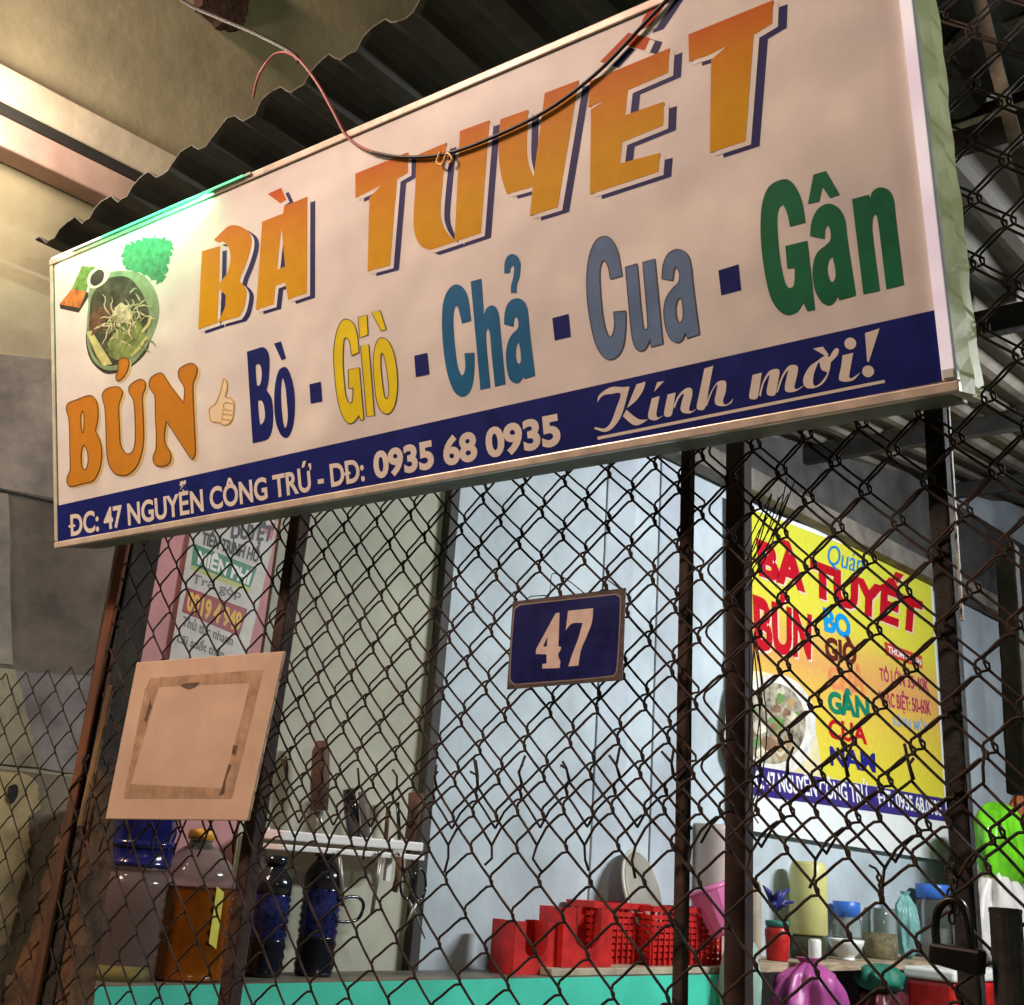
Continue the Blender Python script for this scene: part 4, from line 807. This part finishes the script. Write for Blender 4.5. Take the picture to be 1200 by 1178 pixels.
utensil('chopsticks', 'thin pale chopstick bundle between the knives in the rack', 'chopsticks', [('stick', [(430, 955), (434, 984)], 0.08, 0.006, m_wht), ('stick', [(455, 945), (452, 984)], 0.09, 0.007, m_wood), ('stick', [(466, 940), (468, 984)], 0.09, 0.006, m_blackb)])
for k, (pts, lab) in enumerate(((([(398, 1004), (400, 1030), (402, 1062)]), 'leftmost steel skewer hanging under the rack'), (([(446, 1004), (442, 1030), (436, 1070)]), 'steel spatula hanging under the middle of the rack'), (([(468, 1004), (466, 1030), (462, 1045)]), 'rusty brush hanging under the rack'))):
    utensil('hanging_utensil', lab, 'utensil', [('shank', pts, 0.19, 0.006 if k != 2 else 0.010, m_steel if k != 2 else m_wood), ('hook', [(pts[0][0], pts[0][1]-1), (pts[0][0]-2, pts[0][1]-6), (pts[0][0]-4, pts[0][1]-2)], 0.19, 0.004, m_steel)])
sc_ = empty('scissors', onW(484, 1004, 0.19), 'black handled scissors hanging below the right end of the rack', 'scissors')
for sgn in (-1, 1):
    cx_, cy_ = 484+sgn*8, 1036
    MB().tube([onW(cx_+7*math.cos(t), cy_+18*math.sin(t), 0.195+0.004*sgn) for t in np.linspace(0, 2*math.pi, 15)], 0.0045, 6).build('finger_loop', m_blackb, sc_, smooth=True)
    MB().tube([onW(484+sgn*6, 1054, 0.195+0.004*sgn), onW(484, 1066, 0.195+0.004*sgn), onW(484-sgn*14, 1100, 0.195+0.004*sgn)], 0.004, 6, rs=[0.004, 0.006, 0.002]).build('blade', m_steel, sc_, smooth=True)
for pts in ([(392, 1004), (390, 1040), (394, 1058), (400, 1060)], [(410, 1060), (420, 1050), (426, 1060), (420, 1078), (400, 1082)]):
    pass
wl_ = MB().tube([onW(x, y, 0.18) for x, y in smooth_poly([(392,1060),(405,1052),(420,1052),(426,1062),(418,1078),(396,1080),(392,1072)])], 0.005, 6).build('wire_loop', m_blackb, None, smooth=True)
tag(wl_, 'loop of black wire hanging by the right dark bottle', 'wire')
# cream tray board under the red plastics
t0, t1 = span(636, 872, 1128, 0.22)
tb = MB().wbox(t0, t1, 0.05, 0.262, CZ+0.001, CZ+0.024).build('tray_board', mat('cream_board', (0.45, 0.38, 0.27), 0.7, var=0.3, scale=10), None, bevel=0.003)
tag(tb, 'thin cream board lying on the counter under the red baskets', 'board')
# red caddies with U cut-outs
def caddy(x0, x1, ytop, ybot, off0, off1, z, label):
    s_0, s_1 = span(x0, x1, ybot, off1); H = sW((x0+x1)/2, ytop, off1)[1]-sW((x0+x1)/2, ybot, off1)[1]
    root = empty('red_caddy', Wp((s_0+s_1)/2, (off0+off1)/2, z), label, 'caddy', 'red plastic caddies on the counter')
    t = 0.006; L = s_1-s_0; cut0, cut1, cb_ = s_0+L*0.24, s_1-L*0.24, z+H*0.30
    for nm, a, b in (('front', off1-t, off1), ('back', off0, off0+t)):
        m_ = MB(); N = 8
        out = [(s_0, z), (s_1, z), (s_1, z+H), (cut1, z+H)] + [((cut0+cut1)/2+(cut1-cut0)/2*math.cos(q), cb_+(cut1-cut0)*0.3-(cut1-cut0)*0.3*math.sin(q)) for q in np.linspace(0, math.pi, N)] + [(cut0, z+H), (s_0, z+H)]
        vs, fs = fill2d([out]); n = len(vs); k = len(out)
        m_.add([Wp(x, b, y) for x, y in vs], fs); m_.add([Wp(x, a, y) for x, y in vs], [f[::-1] for f in fs])
        m_.add([Wp(x, b, y) for x, y in out]+[Wp(x, a, y) for x, y in out], [(i, (i+1) % k, k+(i+1) % k, k+i) for i in range(k)])
        m_.build(nm, m_redp, root)
    for a, b in ((s_0, s_0+t), (s_1-t, s_1)): MB().wbox(a, b, off0+t+0.0005, off1-t-0.0005, z, z+H).build('side', m_redp, root)
    MB().wbox(s_0+t+0.0005, s_1-t-0.0005, off0+t+0.0005, off1-t-0.0005, z, z+t).build('base', m_redp, root)
caddy(602, 652, 1066, 1128, 0.10, 0.21, CZ+0.001, 'left red plastic caddy with a U-shaped cut-out on the counter')
caddy(658, 716, 1062, 1131, 0.12, 0.235, CZ+0.025, 'right red plastic caddy with a U-shaped cut-out, in front of the red basket')
# red baskets
def basket(x0, x1, ytop, ybot, off0, off1, z, label):
    s_0, s_1 = span(x0, x1, ybot, off1); H = sW((x0+x1)/2, ytop, off1)[1]-sW((x0+x1)/2, ybot, off1)[1]
    root = empty('red_basket', Wp((s_0+s_1)/2, (off0+off1)/2, z), label, 'basket', 'red plastic baskets on the counter')
    fl_ = 0.012
    MB().wbox(s_0+fl_, s_1-fl_, off0+fl_, off1-fl_, z, z+0.005).build('base', m_redp, root)
    # slatted walls: horizontal bars and uprights
    for nm, A, B in (('front_wall', (s_0, off1), (s_1, off1)), ('back_wall', (s_0, off0), (s_1, off0)), ('left_wall', (s_0, off0), (s_0, off1)), ('right_wall', (s_1, off0), (s_1, off1))):
        m_ = MB()
        for i in range(8):
            z0 = z+0.004+H*0.86*i/8; ins = fl_*(1-i/8); 
            if A[1] == B[1]: sg = 1 if A[1] == off1 else -1; m_.wbox(A[0]+ins, B[0]-ins, A[1]-sg*ins-0.003, A[1]-sg*ins, z0, z0+H*0.075)
            else: sg = 1 if A[0] == s_1 else -1; m_.wbox(A[0]-sg*ins-0.003, A[0]-sg*ins, A[1]+ins, B[1]-ins, z0, z0+H*0.075)
        n = max(2, int(abs(B[0]-A[0]+B[1]-A[1])/0.035))
        for i in range(n+1):
            f = i/n
            if A[1] == B[1]:
                sg = 1 if A[1] == off1 else -1; x = A[0]+fl_+(B[0]-A[0]-2*fl_)*f; y = A[1]-sg*fl_*0.5; m_.wbox(x-0.003, x+0.003, y-0.0055, y+0.004, z+0.003, z+H*0.9)
            else:
                sg = 1 if A[0] == s_1 else -1; y = A[1]+fl_+(B[1]-A[1]-2*fl_)*f; x = A[0]-sg*fl_*0.5; m_.wbox(x-0.0055, x+0.004, y-0.003, y+0.003, z+0.003, z+H*0.9)
        m_.build(nm, m_redp, root)
    m_ = MB(); e = 0.008
    for a in ((s_0-e, s_1+e, off1-0.002, off1+e), (s_0-e, s_1+e, off0-e, off0+0.002), (s_0-e, s_0+0.002, off0+0.0025, off1-0.0025), (s_1-0.002, s_1+e, off0+0.0025, off1-0.0025)): m_.wbox(*a, z+H*0.9, z+H)
    m_.build('rim', m_redp, root)
basket(694, 758, 1042, 1114, 0.04, 0.16, CZ+0.025, 'red plastic basket behind the caddies on the counter')
basket(764, 848, 1052, 1120, 0.06, 0.225, CZ+0.025, 'larger red lattice basket beside the pink cup')
# round lid leaning in the basket, pale tub
p_ = onW(752, 1048, 0.10); u_ = mpp(p_)
ld = empty('pot_lid', p_, 'grey round pot lid leaning out of the red basket', 'lid')
Mr = np.array(Matrix.Rotation(rad(78), 3, Vector(WT)) @ Matrix.Rotation(rad(25), 3, 'Z'))
Mr = np.array((Matrix.Rotation(rad(-35), 3, Vector(WN)) @ Matrix.Rotation(rad(70), 3, Vector(WT))))
MB().lathe(p_+np.array([0, 0, 0.01]), [(46*u_, 0), (47*u_, 0.006), (40*u_, 0.014), (15*u_, 0.024), (0.0, 0.026)], 28, M=Mr).build('plate', mat('lid_grey', (0.30, 0.28, 0.24), 0.5, var=0.2), ld, smooth=True)
MB().lathe(p_+np.array([0, 0, 0.01]), [(46.5*u_, -0.003), (48.5*u_, 0.003), (46.5*u_, 0.008)], 28, M=Mr).build('rim', mat('lid_rim', (0.62, 0.58, 0.48), 0.5), ld, smooth=True)
s_0, s_1 = span(808, 850, 1050, 0.05)
wt = empty('pale_tub', Wp((s_0+s_1)/2, 0.09, CZ+0.025), 'tall pale pinkish tub behind the red lattice basket', 'tub')
zt_ = sW(825, 965, 0.06)[1]
MB().lathe(Wp((s_0+s_1)/2, 0.058, CZ+0.025), [(0.045, 0.0), (0.048, 0.01), (0.052, zt_-CZ-0.05), (0.055, zt_-CZ-0.025)], 24, sx=1.6, sy=1.1).build('body', mat('pale_tub_skin', (0.56, 0.47, 0.43), 0.5, var=0.12), wt, smooth=True)
# pink cup hung upside-down
p_ = onW(850, 1095, 0.285); u_ = mpp(p_)
pc = empty('pink_cup', p_, 'bright pink plastic cup hanging tilted beside the fence post', 'cup')
Mr = np.array(Matrix.Rotation(rad(-24), 3, Vector(_w)))
MB().lathe(p_, [(15*u_, 0.0), (17*u_, 0.002), (18*u_, 10*u_), (24*u_, 46*u_), (25*u_, 52*u_), (21*u_, 52*u_), (20*u_, 47*u_)], 12, M=Mr).build('body', m_pinkp, pc)
MB().lathe(p_+Mr @ np.array([0, 0, 51*u_]), [(24.5*u_, 0), (26.5*u_, 2*u_), (25*u_, 5*u_)], 24, M=Mr).build('rim', m_pinkp, pc, smooth=True)
# a crumpled plastic bag: lumpy ellipsoid closed at a gathered neck
def bag(name, x, y, wpx, hpx, off, m, label, seed, neck=True, z=None, cat='plastic bag', flat=0.6):
    rnd = random.Random(seed); p_ = onW(x, y, off); u_ = mpp(p_); a = wpx*u_/2; b = hpx*u_/2; n, k = 54, 30; vs = []; fs = []
    ph = [rnd.uniform(0, 6.28) for _ in range(8)]
    for i in range(k+1):
        th_ = math.pi*i/k
        for j in range(n):
            f = 2*math.pi*j/n
            fold = 1+0.10*math.sin(2*f+1.5*th_+ph[0])+0.12*(1-2*abs(math.sin(3.5*f+0.7*th_+ph[1])))+0.08*(1-2*abs(math.sin(6*f-0.9*th_+ph[2])))+0.05*math.sin(4*th_+3*f+ph[4])+0.01*rnd.uniform(-1, 1)
            rr = math.sin(th_)**0.7*fold
            if neck and i < 8: rr *= 0.35+0.075*i
            vs.append(p_+WT*(a*rr*math.cos(f))+WN*(a*flat*rr*math.sin(f))+np.array([0, 0, b*math.cos(th_)*(1+0.05*math.sin(3*f+ph[3]))]))
    for i in range(k):
        for j in range(n): fs.append((i*n+j, i*n+(j+1) % n, (i+1)*n+(j+1) % n, (i+1)*n+j))
    root = empty(name, p_-np.array([0, 0, b]), label, cat)
    MB().add(vs, fs).build('body', m, root, smooth=True)
    if neck: MB().lathe(p_+np.array([0, 0, b*0.86]), [(a*0.20, 0), (a*0.16, b*0.08), (a*0.30, b*0.24), (a*0.05, b*0.20)], 9).build('knot', m, root)
    return root
m_mint = mat('mint_plastic', (0.42, 0.62, 0.52), 0.35, var=0.2, scale=8, trans=0.2)
bag('mint_bag', 868, 1150, 66, 110, 0.33, m_mint, 'pale mint plastic bag hanging under the pink cup', 3, cat='plastic bag')
bag('magenta_bag', 948, 1172, 105, 84, 0.36, mat('magenta_plastic', (0.42, 0.08, 0.30), 0.35, var=0.3, scale=9), 'crumpled magenta plastic bag hanging below the plank shelf', 5)
bag('green_cloth', 1032, 1146, 78, 30, 0.36, mat('dark_green_cloth', (0.01, 0.17, 0.11), 0.6, var=0.3, scale=14), 'bunched dark green cloth under the shelf right of the magenta bag', 8, neck=False, cat='cloth')
bag('maroon_bag', 1034, 1178, 80, 44, 0.34, mat('maroon_plastic', (0.10, 0.015, 0.025), 0.4, var=0.4, scale=10), 'dark maroon bag below the green cloth', 9, cat='bag')
# shelf goods
def jar(name, x, ybot, wpx, hpx, m, label, cat='jar', off=0.17, z=SHZ+0.001, lid=None, lidh=0.12, taper=1.0, fill=None):
    p_ = spot(x, ybot, off, z); u_ = mpp(p_); R = wpx*u_/2; H = hpx*u_
    root = empty(name, p_, label, cat)
    hb = H*(1-lidh) if lid else H
    MB().lathe(p_, [(R*0.9*taper, 0.0), (R*taper, 0.006), (R*(0.5+0.5*taper), hb*0.5), (R, hb*0.88), (R*0.9, hb*0.96), (R*0.82, hb)], 22).build('body', m, root, smooth=True)
    if fill: MB().lathe(p_, [(R*0.8*taper, 0.004), (R*0.86, hb*0.5), (0.0, hb*0.51)], 18).build('contents', fill, root, smooth=True)
    if lid: MB().lathe(p_, [(R*0.92, hb+0.0005), (R*0.94, H*0.985), (R*0.88, H), (0.0, H)], 22).build('lid', lid, root, smooth=True)
    return root
m_bluelid = mat('blue_lid', (0.04, 0.16, 0.60), 0.35, var=0.1)
jar('spice_jar', 883, 1122, 18, 88, mat('beige_jar', (0.46, 0.40, 0.30), 0.4, var=0.3), 'narrow beige jar at the left end of the plank shelf')
rc = jar('red_cup', 911, 1122, 30, 44, m_redp, 'red cup with dark blue bunch standing in it', 'cup', off=0.22, taper=0.85, lid=mat('teal_rim', (0.03, 0.22, 0.18), 0.5), lidh=0.15)
bp0 = onW(908, 1064, 0.22); bb = empty('blue_bunch', bp0, 'spiky dark blue gathered bunch on top of the red cup', 'bunch'); m_bb = mat('dark_blue_bunch', (0.015, 0.02, 0.17), 0.5, var=0.4, scale=20); rb2 = random.Random(5)
for k in range(14):
    e = bp0+WT*rb2.uniform(-.09, .09)+WN*rb2.uniform(-.05, .05)+np.array([0, 0, rb2.uniform(.0, .09)])
    MB().tube([bp0-np.array([0, 0, 0.01]), (bp0+e)/2+np.array([0, 0, .015]), e], 0.01, 6, rs=[0.012, 0.014, 0.004]).build('petal', m_bb, bb, smooth=True)
jar('yellow_canister', 948, 1120, 44, 82, mat('pale_yellow_plastic', (0.60, 0.58, 0.22), 0.35, var=0.12), 'pale yellow plastic canister on a dark tin', 'canister', off=0.15, z=SHZ+0.001+26*mpp(spot(948, 1120, 0.15, SHZ)), taper=1.0)
jar('dark_tin', 947, 1122, 42, 25.5, mat('dark_tin', (0.05, 0.05, 0.02), 0.4, var=0.4), 'dark tin under the pale yellow canister', 'tin', off=0.15)
jar('white_box', 955, 1122, 15, 24, m_wht, 'small white tub in front of the dark tin', 'tub', off=0.24)
p_ = spot(992, 1123, 0.22, SHZ+0.001); u_ = mpp(p_)
wb = empty('white_bowl', p_, 'small white footed bowl on the plank shelf', 'bowl')
MB().lathe(p_, [(9*u_, 0), (9*u_, 4*u_), (14*u_, 8*u_), (20*u_, 18*u_), (21*u_, 23*u_), (19.5*u_, 23*u_), (18*u_, 17*u_), (0.0, 8*u_)], 24).build('body', m_wht, wb, smooth=True)
MB().lathe(p_, [(8*u_, -0.0005), (9.5*u_, 0), (9.3*u_, 3*u_)], 20).build('foot', m_wht, wb, smooth=True)
jar('blue_lid_jar', 993, 1121, 34, 62, m_clear, 'clear jar with a bright blue lid behind the white bowl', off=0.10, lid=m_bluelid, lidh=0.28, fill=mat('pale_green_fill', (0.35, 0.45, 0.25), 0.6))
jar('clear_tub', 1032, 1120, 40, 56, m_clear, 'clear plastic tub of pale yellow dried goods', 'tub', off=0.16, fill=mat('dried_goods', (0.55, 0.42, 0.18), 0.8, var=0.5, scale=40))
bag('teal_bag', 1062, 1085, 44, 70, 0.16, mat('teal_film', (0.25, 0.52, 0.50), 0.25, var=0.3, scale=12, trans=0.2), 'translucent teal plastic bag right of the clear tub', 21)
jar('tall_jar', 1096, 1118, 42, 82, m_clear, 'tall clear jar with a flat blue lid behind the padlock', off=0.14, lid=m_bluelid, lidh=0.2, fill=mat('grey_fill', (0.45, 0.44, 0.40), 0.7))
# bags hanging right of the dark post
bag('green_bag', 1172, 990, 92, 92, 0.45, mat('lime_plastic', (0.16, 0.60, 0.02), 0.3, var=0.35, scale=7), 'bright lime green plastic bag hung right of the dark post', 31, neck=False)
bag('white_bag', 1168, 1080, 100, 120, 0.42, mat('white_film', (0.72, 0.68, 0.66), 0.4, var=0.15, scale=9), 'white plastic bag hanging below the lime green bag', 33, neck=False)
bag('orange_bag', 1198, 952, 40, 44, 0.5, mat('rust_orange_cloth', (0.35, 0.08, 0.02), 0.7, var=0.4, scale=14), 'rust orange cloth bundle behind the lime green bag', 35, neck=False, cat='cloth')
# red and white cool box, low right
s_0, s_1 = span(1100, 1170, 1170, 0.55)
cb2 = empty('cool_box', Wp((s_0+s_1)/2, 0.55, 0.0), 'red cool box with a white lid below the padlock', 'cool box')
zb = sW(1120, 1152, 0.62)[1]; zl = sW(1120, 1138, 0.62)[1]
MB().wbox(s_0, s_1, 0.40, 0.62, 0.0, zb).build('body', m_redp, cb2, bevel=0.02)
MB().wbox(s_0-0.01, s_1+0.01, 0.39, 0.63, zb+0.001, zl).build('lid', m_wht, cb2, bevel=0.012)

# ================================================================== PADLOCK, STUB POST
pk = empty('padlock', onY(1113, 1080, FY-0.05), 'dark padlock hanging from the gate post at the lower right', 'padlock')
u_ = mpp(onY(1113, 1060, FY-0.05))
q = [onY(x, y, FY-0.062) for x, y in ((1086, 1128), (1148, 1146), (1150, 1114), (1088, 1104))]; d = np.array([0, 0.026, 0])
MB().add(q+[k+d for k in q], [(0,1,2,3),(7,6,5,4),(0,4,5,1),(1,5,6,2),(2,6,7,3),(3,7,4,0)]).build('body', mat('padlock_black', (0.012, 0.011, 0.010), 0.35, metal=0.4, var=0.3), pk, bevel=0.004)
MB().tube(px_curve([(1098, 1112), (1096, 1085), (1100, 1065), (1112, 1055), (1126, 1060), (1134, 1080), (1138, 1112)], FY-0.049), 0.0052, 8).build('shackle', MATS['padlock_black'], pk, smooth=True)
chn = empty('lock_chain', onY(1118, 1030, FY-0.03), 'short rusty chain threaded through the padlock', 'chain')
for i in range(6):
    x, y = 1118-i*1.2+(2 if i % 2 else -2), 1075-i*13
    MB().tube([onY(x+(4 if i % 2 == 0 else 2.2)*math.cos(t), y+8*math.sin(t), FY-0.04+0.004*(math.cos(t) if i % 2 else 0)) for t in np.linspace(0, 2*math.pi, 11)], 0.0016, 5).build('link', m_wire, chn, smooth=True)
st = empty('stub_post', onY(1178, 1178, FY-0.02), 'short dark pipe post standing at the lower right corner', 'post')
a = onY(1178, 1066, FY-0.03); u_ = mpp(a); base = np.array([a[0]+0.008, a[1], 0.0])
MB().tube([base, a], 18*u_, 16).build('pipe', mat('stub_pipe', (0.035, 0.03, 0.026), 0.7, metal=0.3, var=0.5, scale=15, bump=0.4), st, smooth=False)
MB().lathe(a, [(18.5*u_, -0.004), (18.6*u_, 0.001), (15*u_, 0.002)], 16).build('collar', m_postd, st)

# ================================================================== LAMPS (all out of the picture)
# street lamp behind the viewer
sl = empty('street_lamp', (-2.7, -1.7, 0), 'tall street lamp standing behind the viewer', 'lamp')
MB().tube([(-2.7, -1.7, 0), (-2.7, -1.7, 4.2), (-2.7, -1.5, 4.35), (-2.7, -1.1, 4.4)], 0.05, 10).build('pole', m_postd, sl, smooth=True)
MB().box((-2.95, -1.15, 4.36), (-2.45, -0.75, 4.46)).build('head', m_postd, sl, bevel=0.02)
area_light('street_light', (-2.7, -0.95, 4.34), (-1.6, 1.4, 2.4), 0.8, 0.6, STREET_W, (1.0, 0.71, 0.57))
# greenish shop-front lamp further along the street, to the right
s2 = empty('shop_front_lamp', (3.6, 0.4, 0), 'pale green-white lamp on a post further along the street', 'lamp')
MB().tube([(3.6, 0.4, 0), (3.6, 0.4, 3.3)], 0.04, 10).build('pole', m_postd, s2, smooth=True)
MB().box((3.45, 0.25, 3.31), (3.75, 0.55, 3.37)).build('head', m_postd, s2, bevel=0.01)
area_light('shop_front_light', (3.6, 0.4, 3.29), (-0.3, 1.45, 2.5), 0.3, 0.25, 75.0, (0.88, 1.0, 0.72))
# fluorescent tube under the shop roof, right of the picture
tl = empty('tube_light', (0.6, 4.8, 3.25), 'white fluorescent tube under the shop roof', 'lamp')
MB().tube([(0.6, 4.2, 3.27), (0.6, 5.4, 3.27)], 0.013, 10).build('tube', mat('lit_tube', (1, 1, 1), 0.5, var=0, emit=(0.88, 0.97, 1.0), estr=6), tl, smooth=True)
MB().box((0.57, 4.16, 3.29), (0.63, 5.44, 3.34)).build('housing', m_wht, tl)
area_light('tube_glow', (0.6, 4.8, 3.24), (-1.0, 4.6, 2.4), 1.2, 0.06, TUBE_W, (0.95, 0.98, 1.0))
# lamp on the neighbour's wall, just left of the frame
lp = onW(-66, 85, 0.19)
wlm = empty('wall_lamp', lp, 'bulkhead lamp on the neighbouring wall beside the ledge', 'lamp')
MB().lathe(lp-np.array([0, 0, 0.03]), [(0.02, 0), (0.045, 0.02), (0.05, 0.06), (0.02, 0.09)], 16).build('bulb', mat('lit_bulb', (1, 1, 1), 0.5, var=0, emit=(1, 0.88, 0.72), estr=8), wlm, smooth=True)
MB().tube([lp+np.array([0, 0, 0.061]), lp+np.array([0, 0, 0.11]), lp-WN*0.2+np.array([0, 0, 0.11])], 0.012, 8).build('arm', m_postd, wlm)
l = bpy.data.lights.new('wall_lamp_light', 'POINT'); l.energy = WALLLAMP_W; l.color = (1.0, 0.84, 0.66); l.shadow_soft_size = 0.06
o = bpy.data.objects.new('wall_lamp_light', l); COL.objects.link(o); o.location = Vector(lp)+Vector((WN[0]*0.08, WN[1]*0.08, -0.02))
# green LED strip clipped under the lip of the sign's top edge
led = empty('led_strip', MS @ Vector((0.25, -0.008, SHT)), 'short green LED strip on the top left edge of the menu sign', 'lamp')
def msbox(a, b): return [MS @ Vector((x, y, z)) for z in (a[2], b[2]) for x, y in ((a[0], a[1]), (b[0], a[1]), (b[0], b[1]), (a[0], b[1]))]
BF = [(0,3,2,1),(4,5,6,7),(0,1,5,4),(1,2,6,5),(2,3,7,6),(3,0,4,7)]
MB().add(msbox((0.10, -0.0085, SHT-0.006), (0.72, -0.0045, SHT-0.001)), BF).build('holder', mat('led_holder', (0.45, 0.6, 0.5), 0.4), led)
MB().add(msbox((0.22, -0.0105, SHT-0.0055), (0.70, -0.0086, SHT-0.0015)), BF).build('lens', mat('lit_green', (0.1, 1, 0.4), 0.4, var=0, emit=(0.12, 0.85, 0.42), estr=0.9), led)
MB().add(msbox((0.02, -0.0105, SHT-0.0055), (0.215, -0.0086, SHT-0.0015)), BF).build('lens', mat('lit_white', (1, 1, 0.9), 0.4, var=0, emit=(1.0, 0.95, 0.8), estr=1.2), led)
area_light('led_green', MS @ Vector((0.40, -0.055, SHT+0.004)), MS @ Vector((0.38, -0.012, SHT-0.12)), 0.46, 0.012, GREEN_W, (0.10, 1.0, 0.42))
area_light('led_white', MS @ Vector((0.10, -0.055, SHT+0.004)), MS @ Vector((0.14, -0.012, SHT-0.12)), 0.16, 0.012, GREEN_W*0.1, (1.0, 0.90, 0.60))
# white LED strip down the right frame
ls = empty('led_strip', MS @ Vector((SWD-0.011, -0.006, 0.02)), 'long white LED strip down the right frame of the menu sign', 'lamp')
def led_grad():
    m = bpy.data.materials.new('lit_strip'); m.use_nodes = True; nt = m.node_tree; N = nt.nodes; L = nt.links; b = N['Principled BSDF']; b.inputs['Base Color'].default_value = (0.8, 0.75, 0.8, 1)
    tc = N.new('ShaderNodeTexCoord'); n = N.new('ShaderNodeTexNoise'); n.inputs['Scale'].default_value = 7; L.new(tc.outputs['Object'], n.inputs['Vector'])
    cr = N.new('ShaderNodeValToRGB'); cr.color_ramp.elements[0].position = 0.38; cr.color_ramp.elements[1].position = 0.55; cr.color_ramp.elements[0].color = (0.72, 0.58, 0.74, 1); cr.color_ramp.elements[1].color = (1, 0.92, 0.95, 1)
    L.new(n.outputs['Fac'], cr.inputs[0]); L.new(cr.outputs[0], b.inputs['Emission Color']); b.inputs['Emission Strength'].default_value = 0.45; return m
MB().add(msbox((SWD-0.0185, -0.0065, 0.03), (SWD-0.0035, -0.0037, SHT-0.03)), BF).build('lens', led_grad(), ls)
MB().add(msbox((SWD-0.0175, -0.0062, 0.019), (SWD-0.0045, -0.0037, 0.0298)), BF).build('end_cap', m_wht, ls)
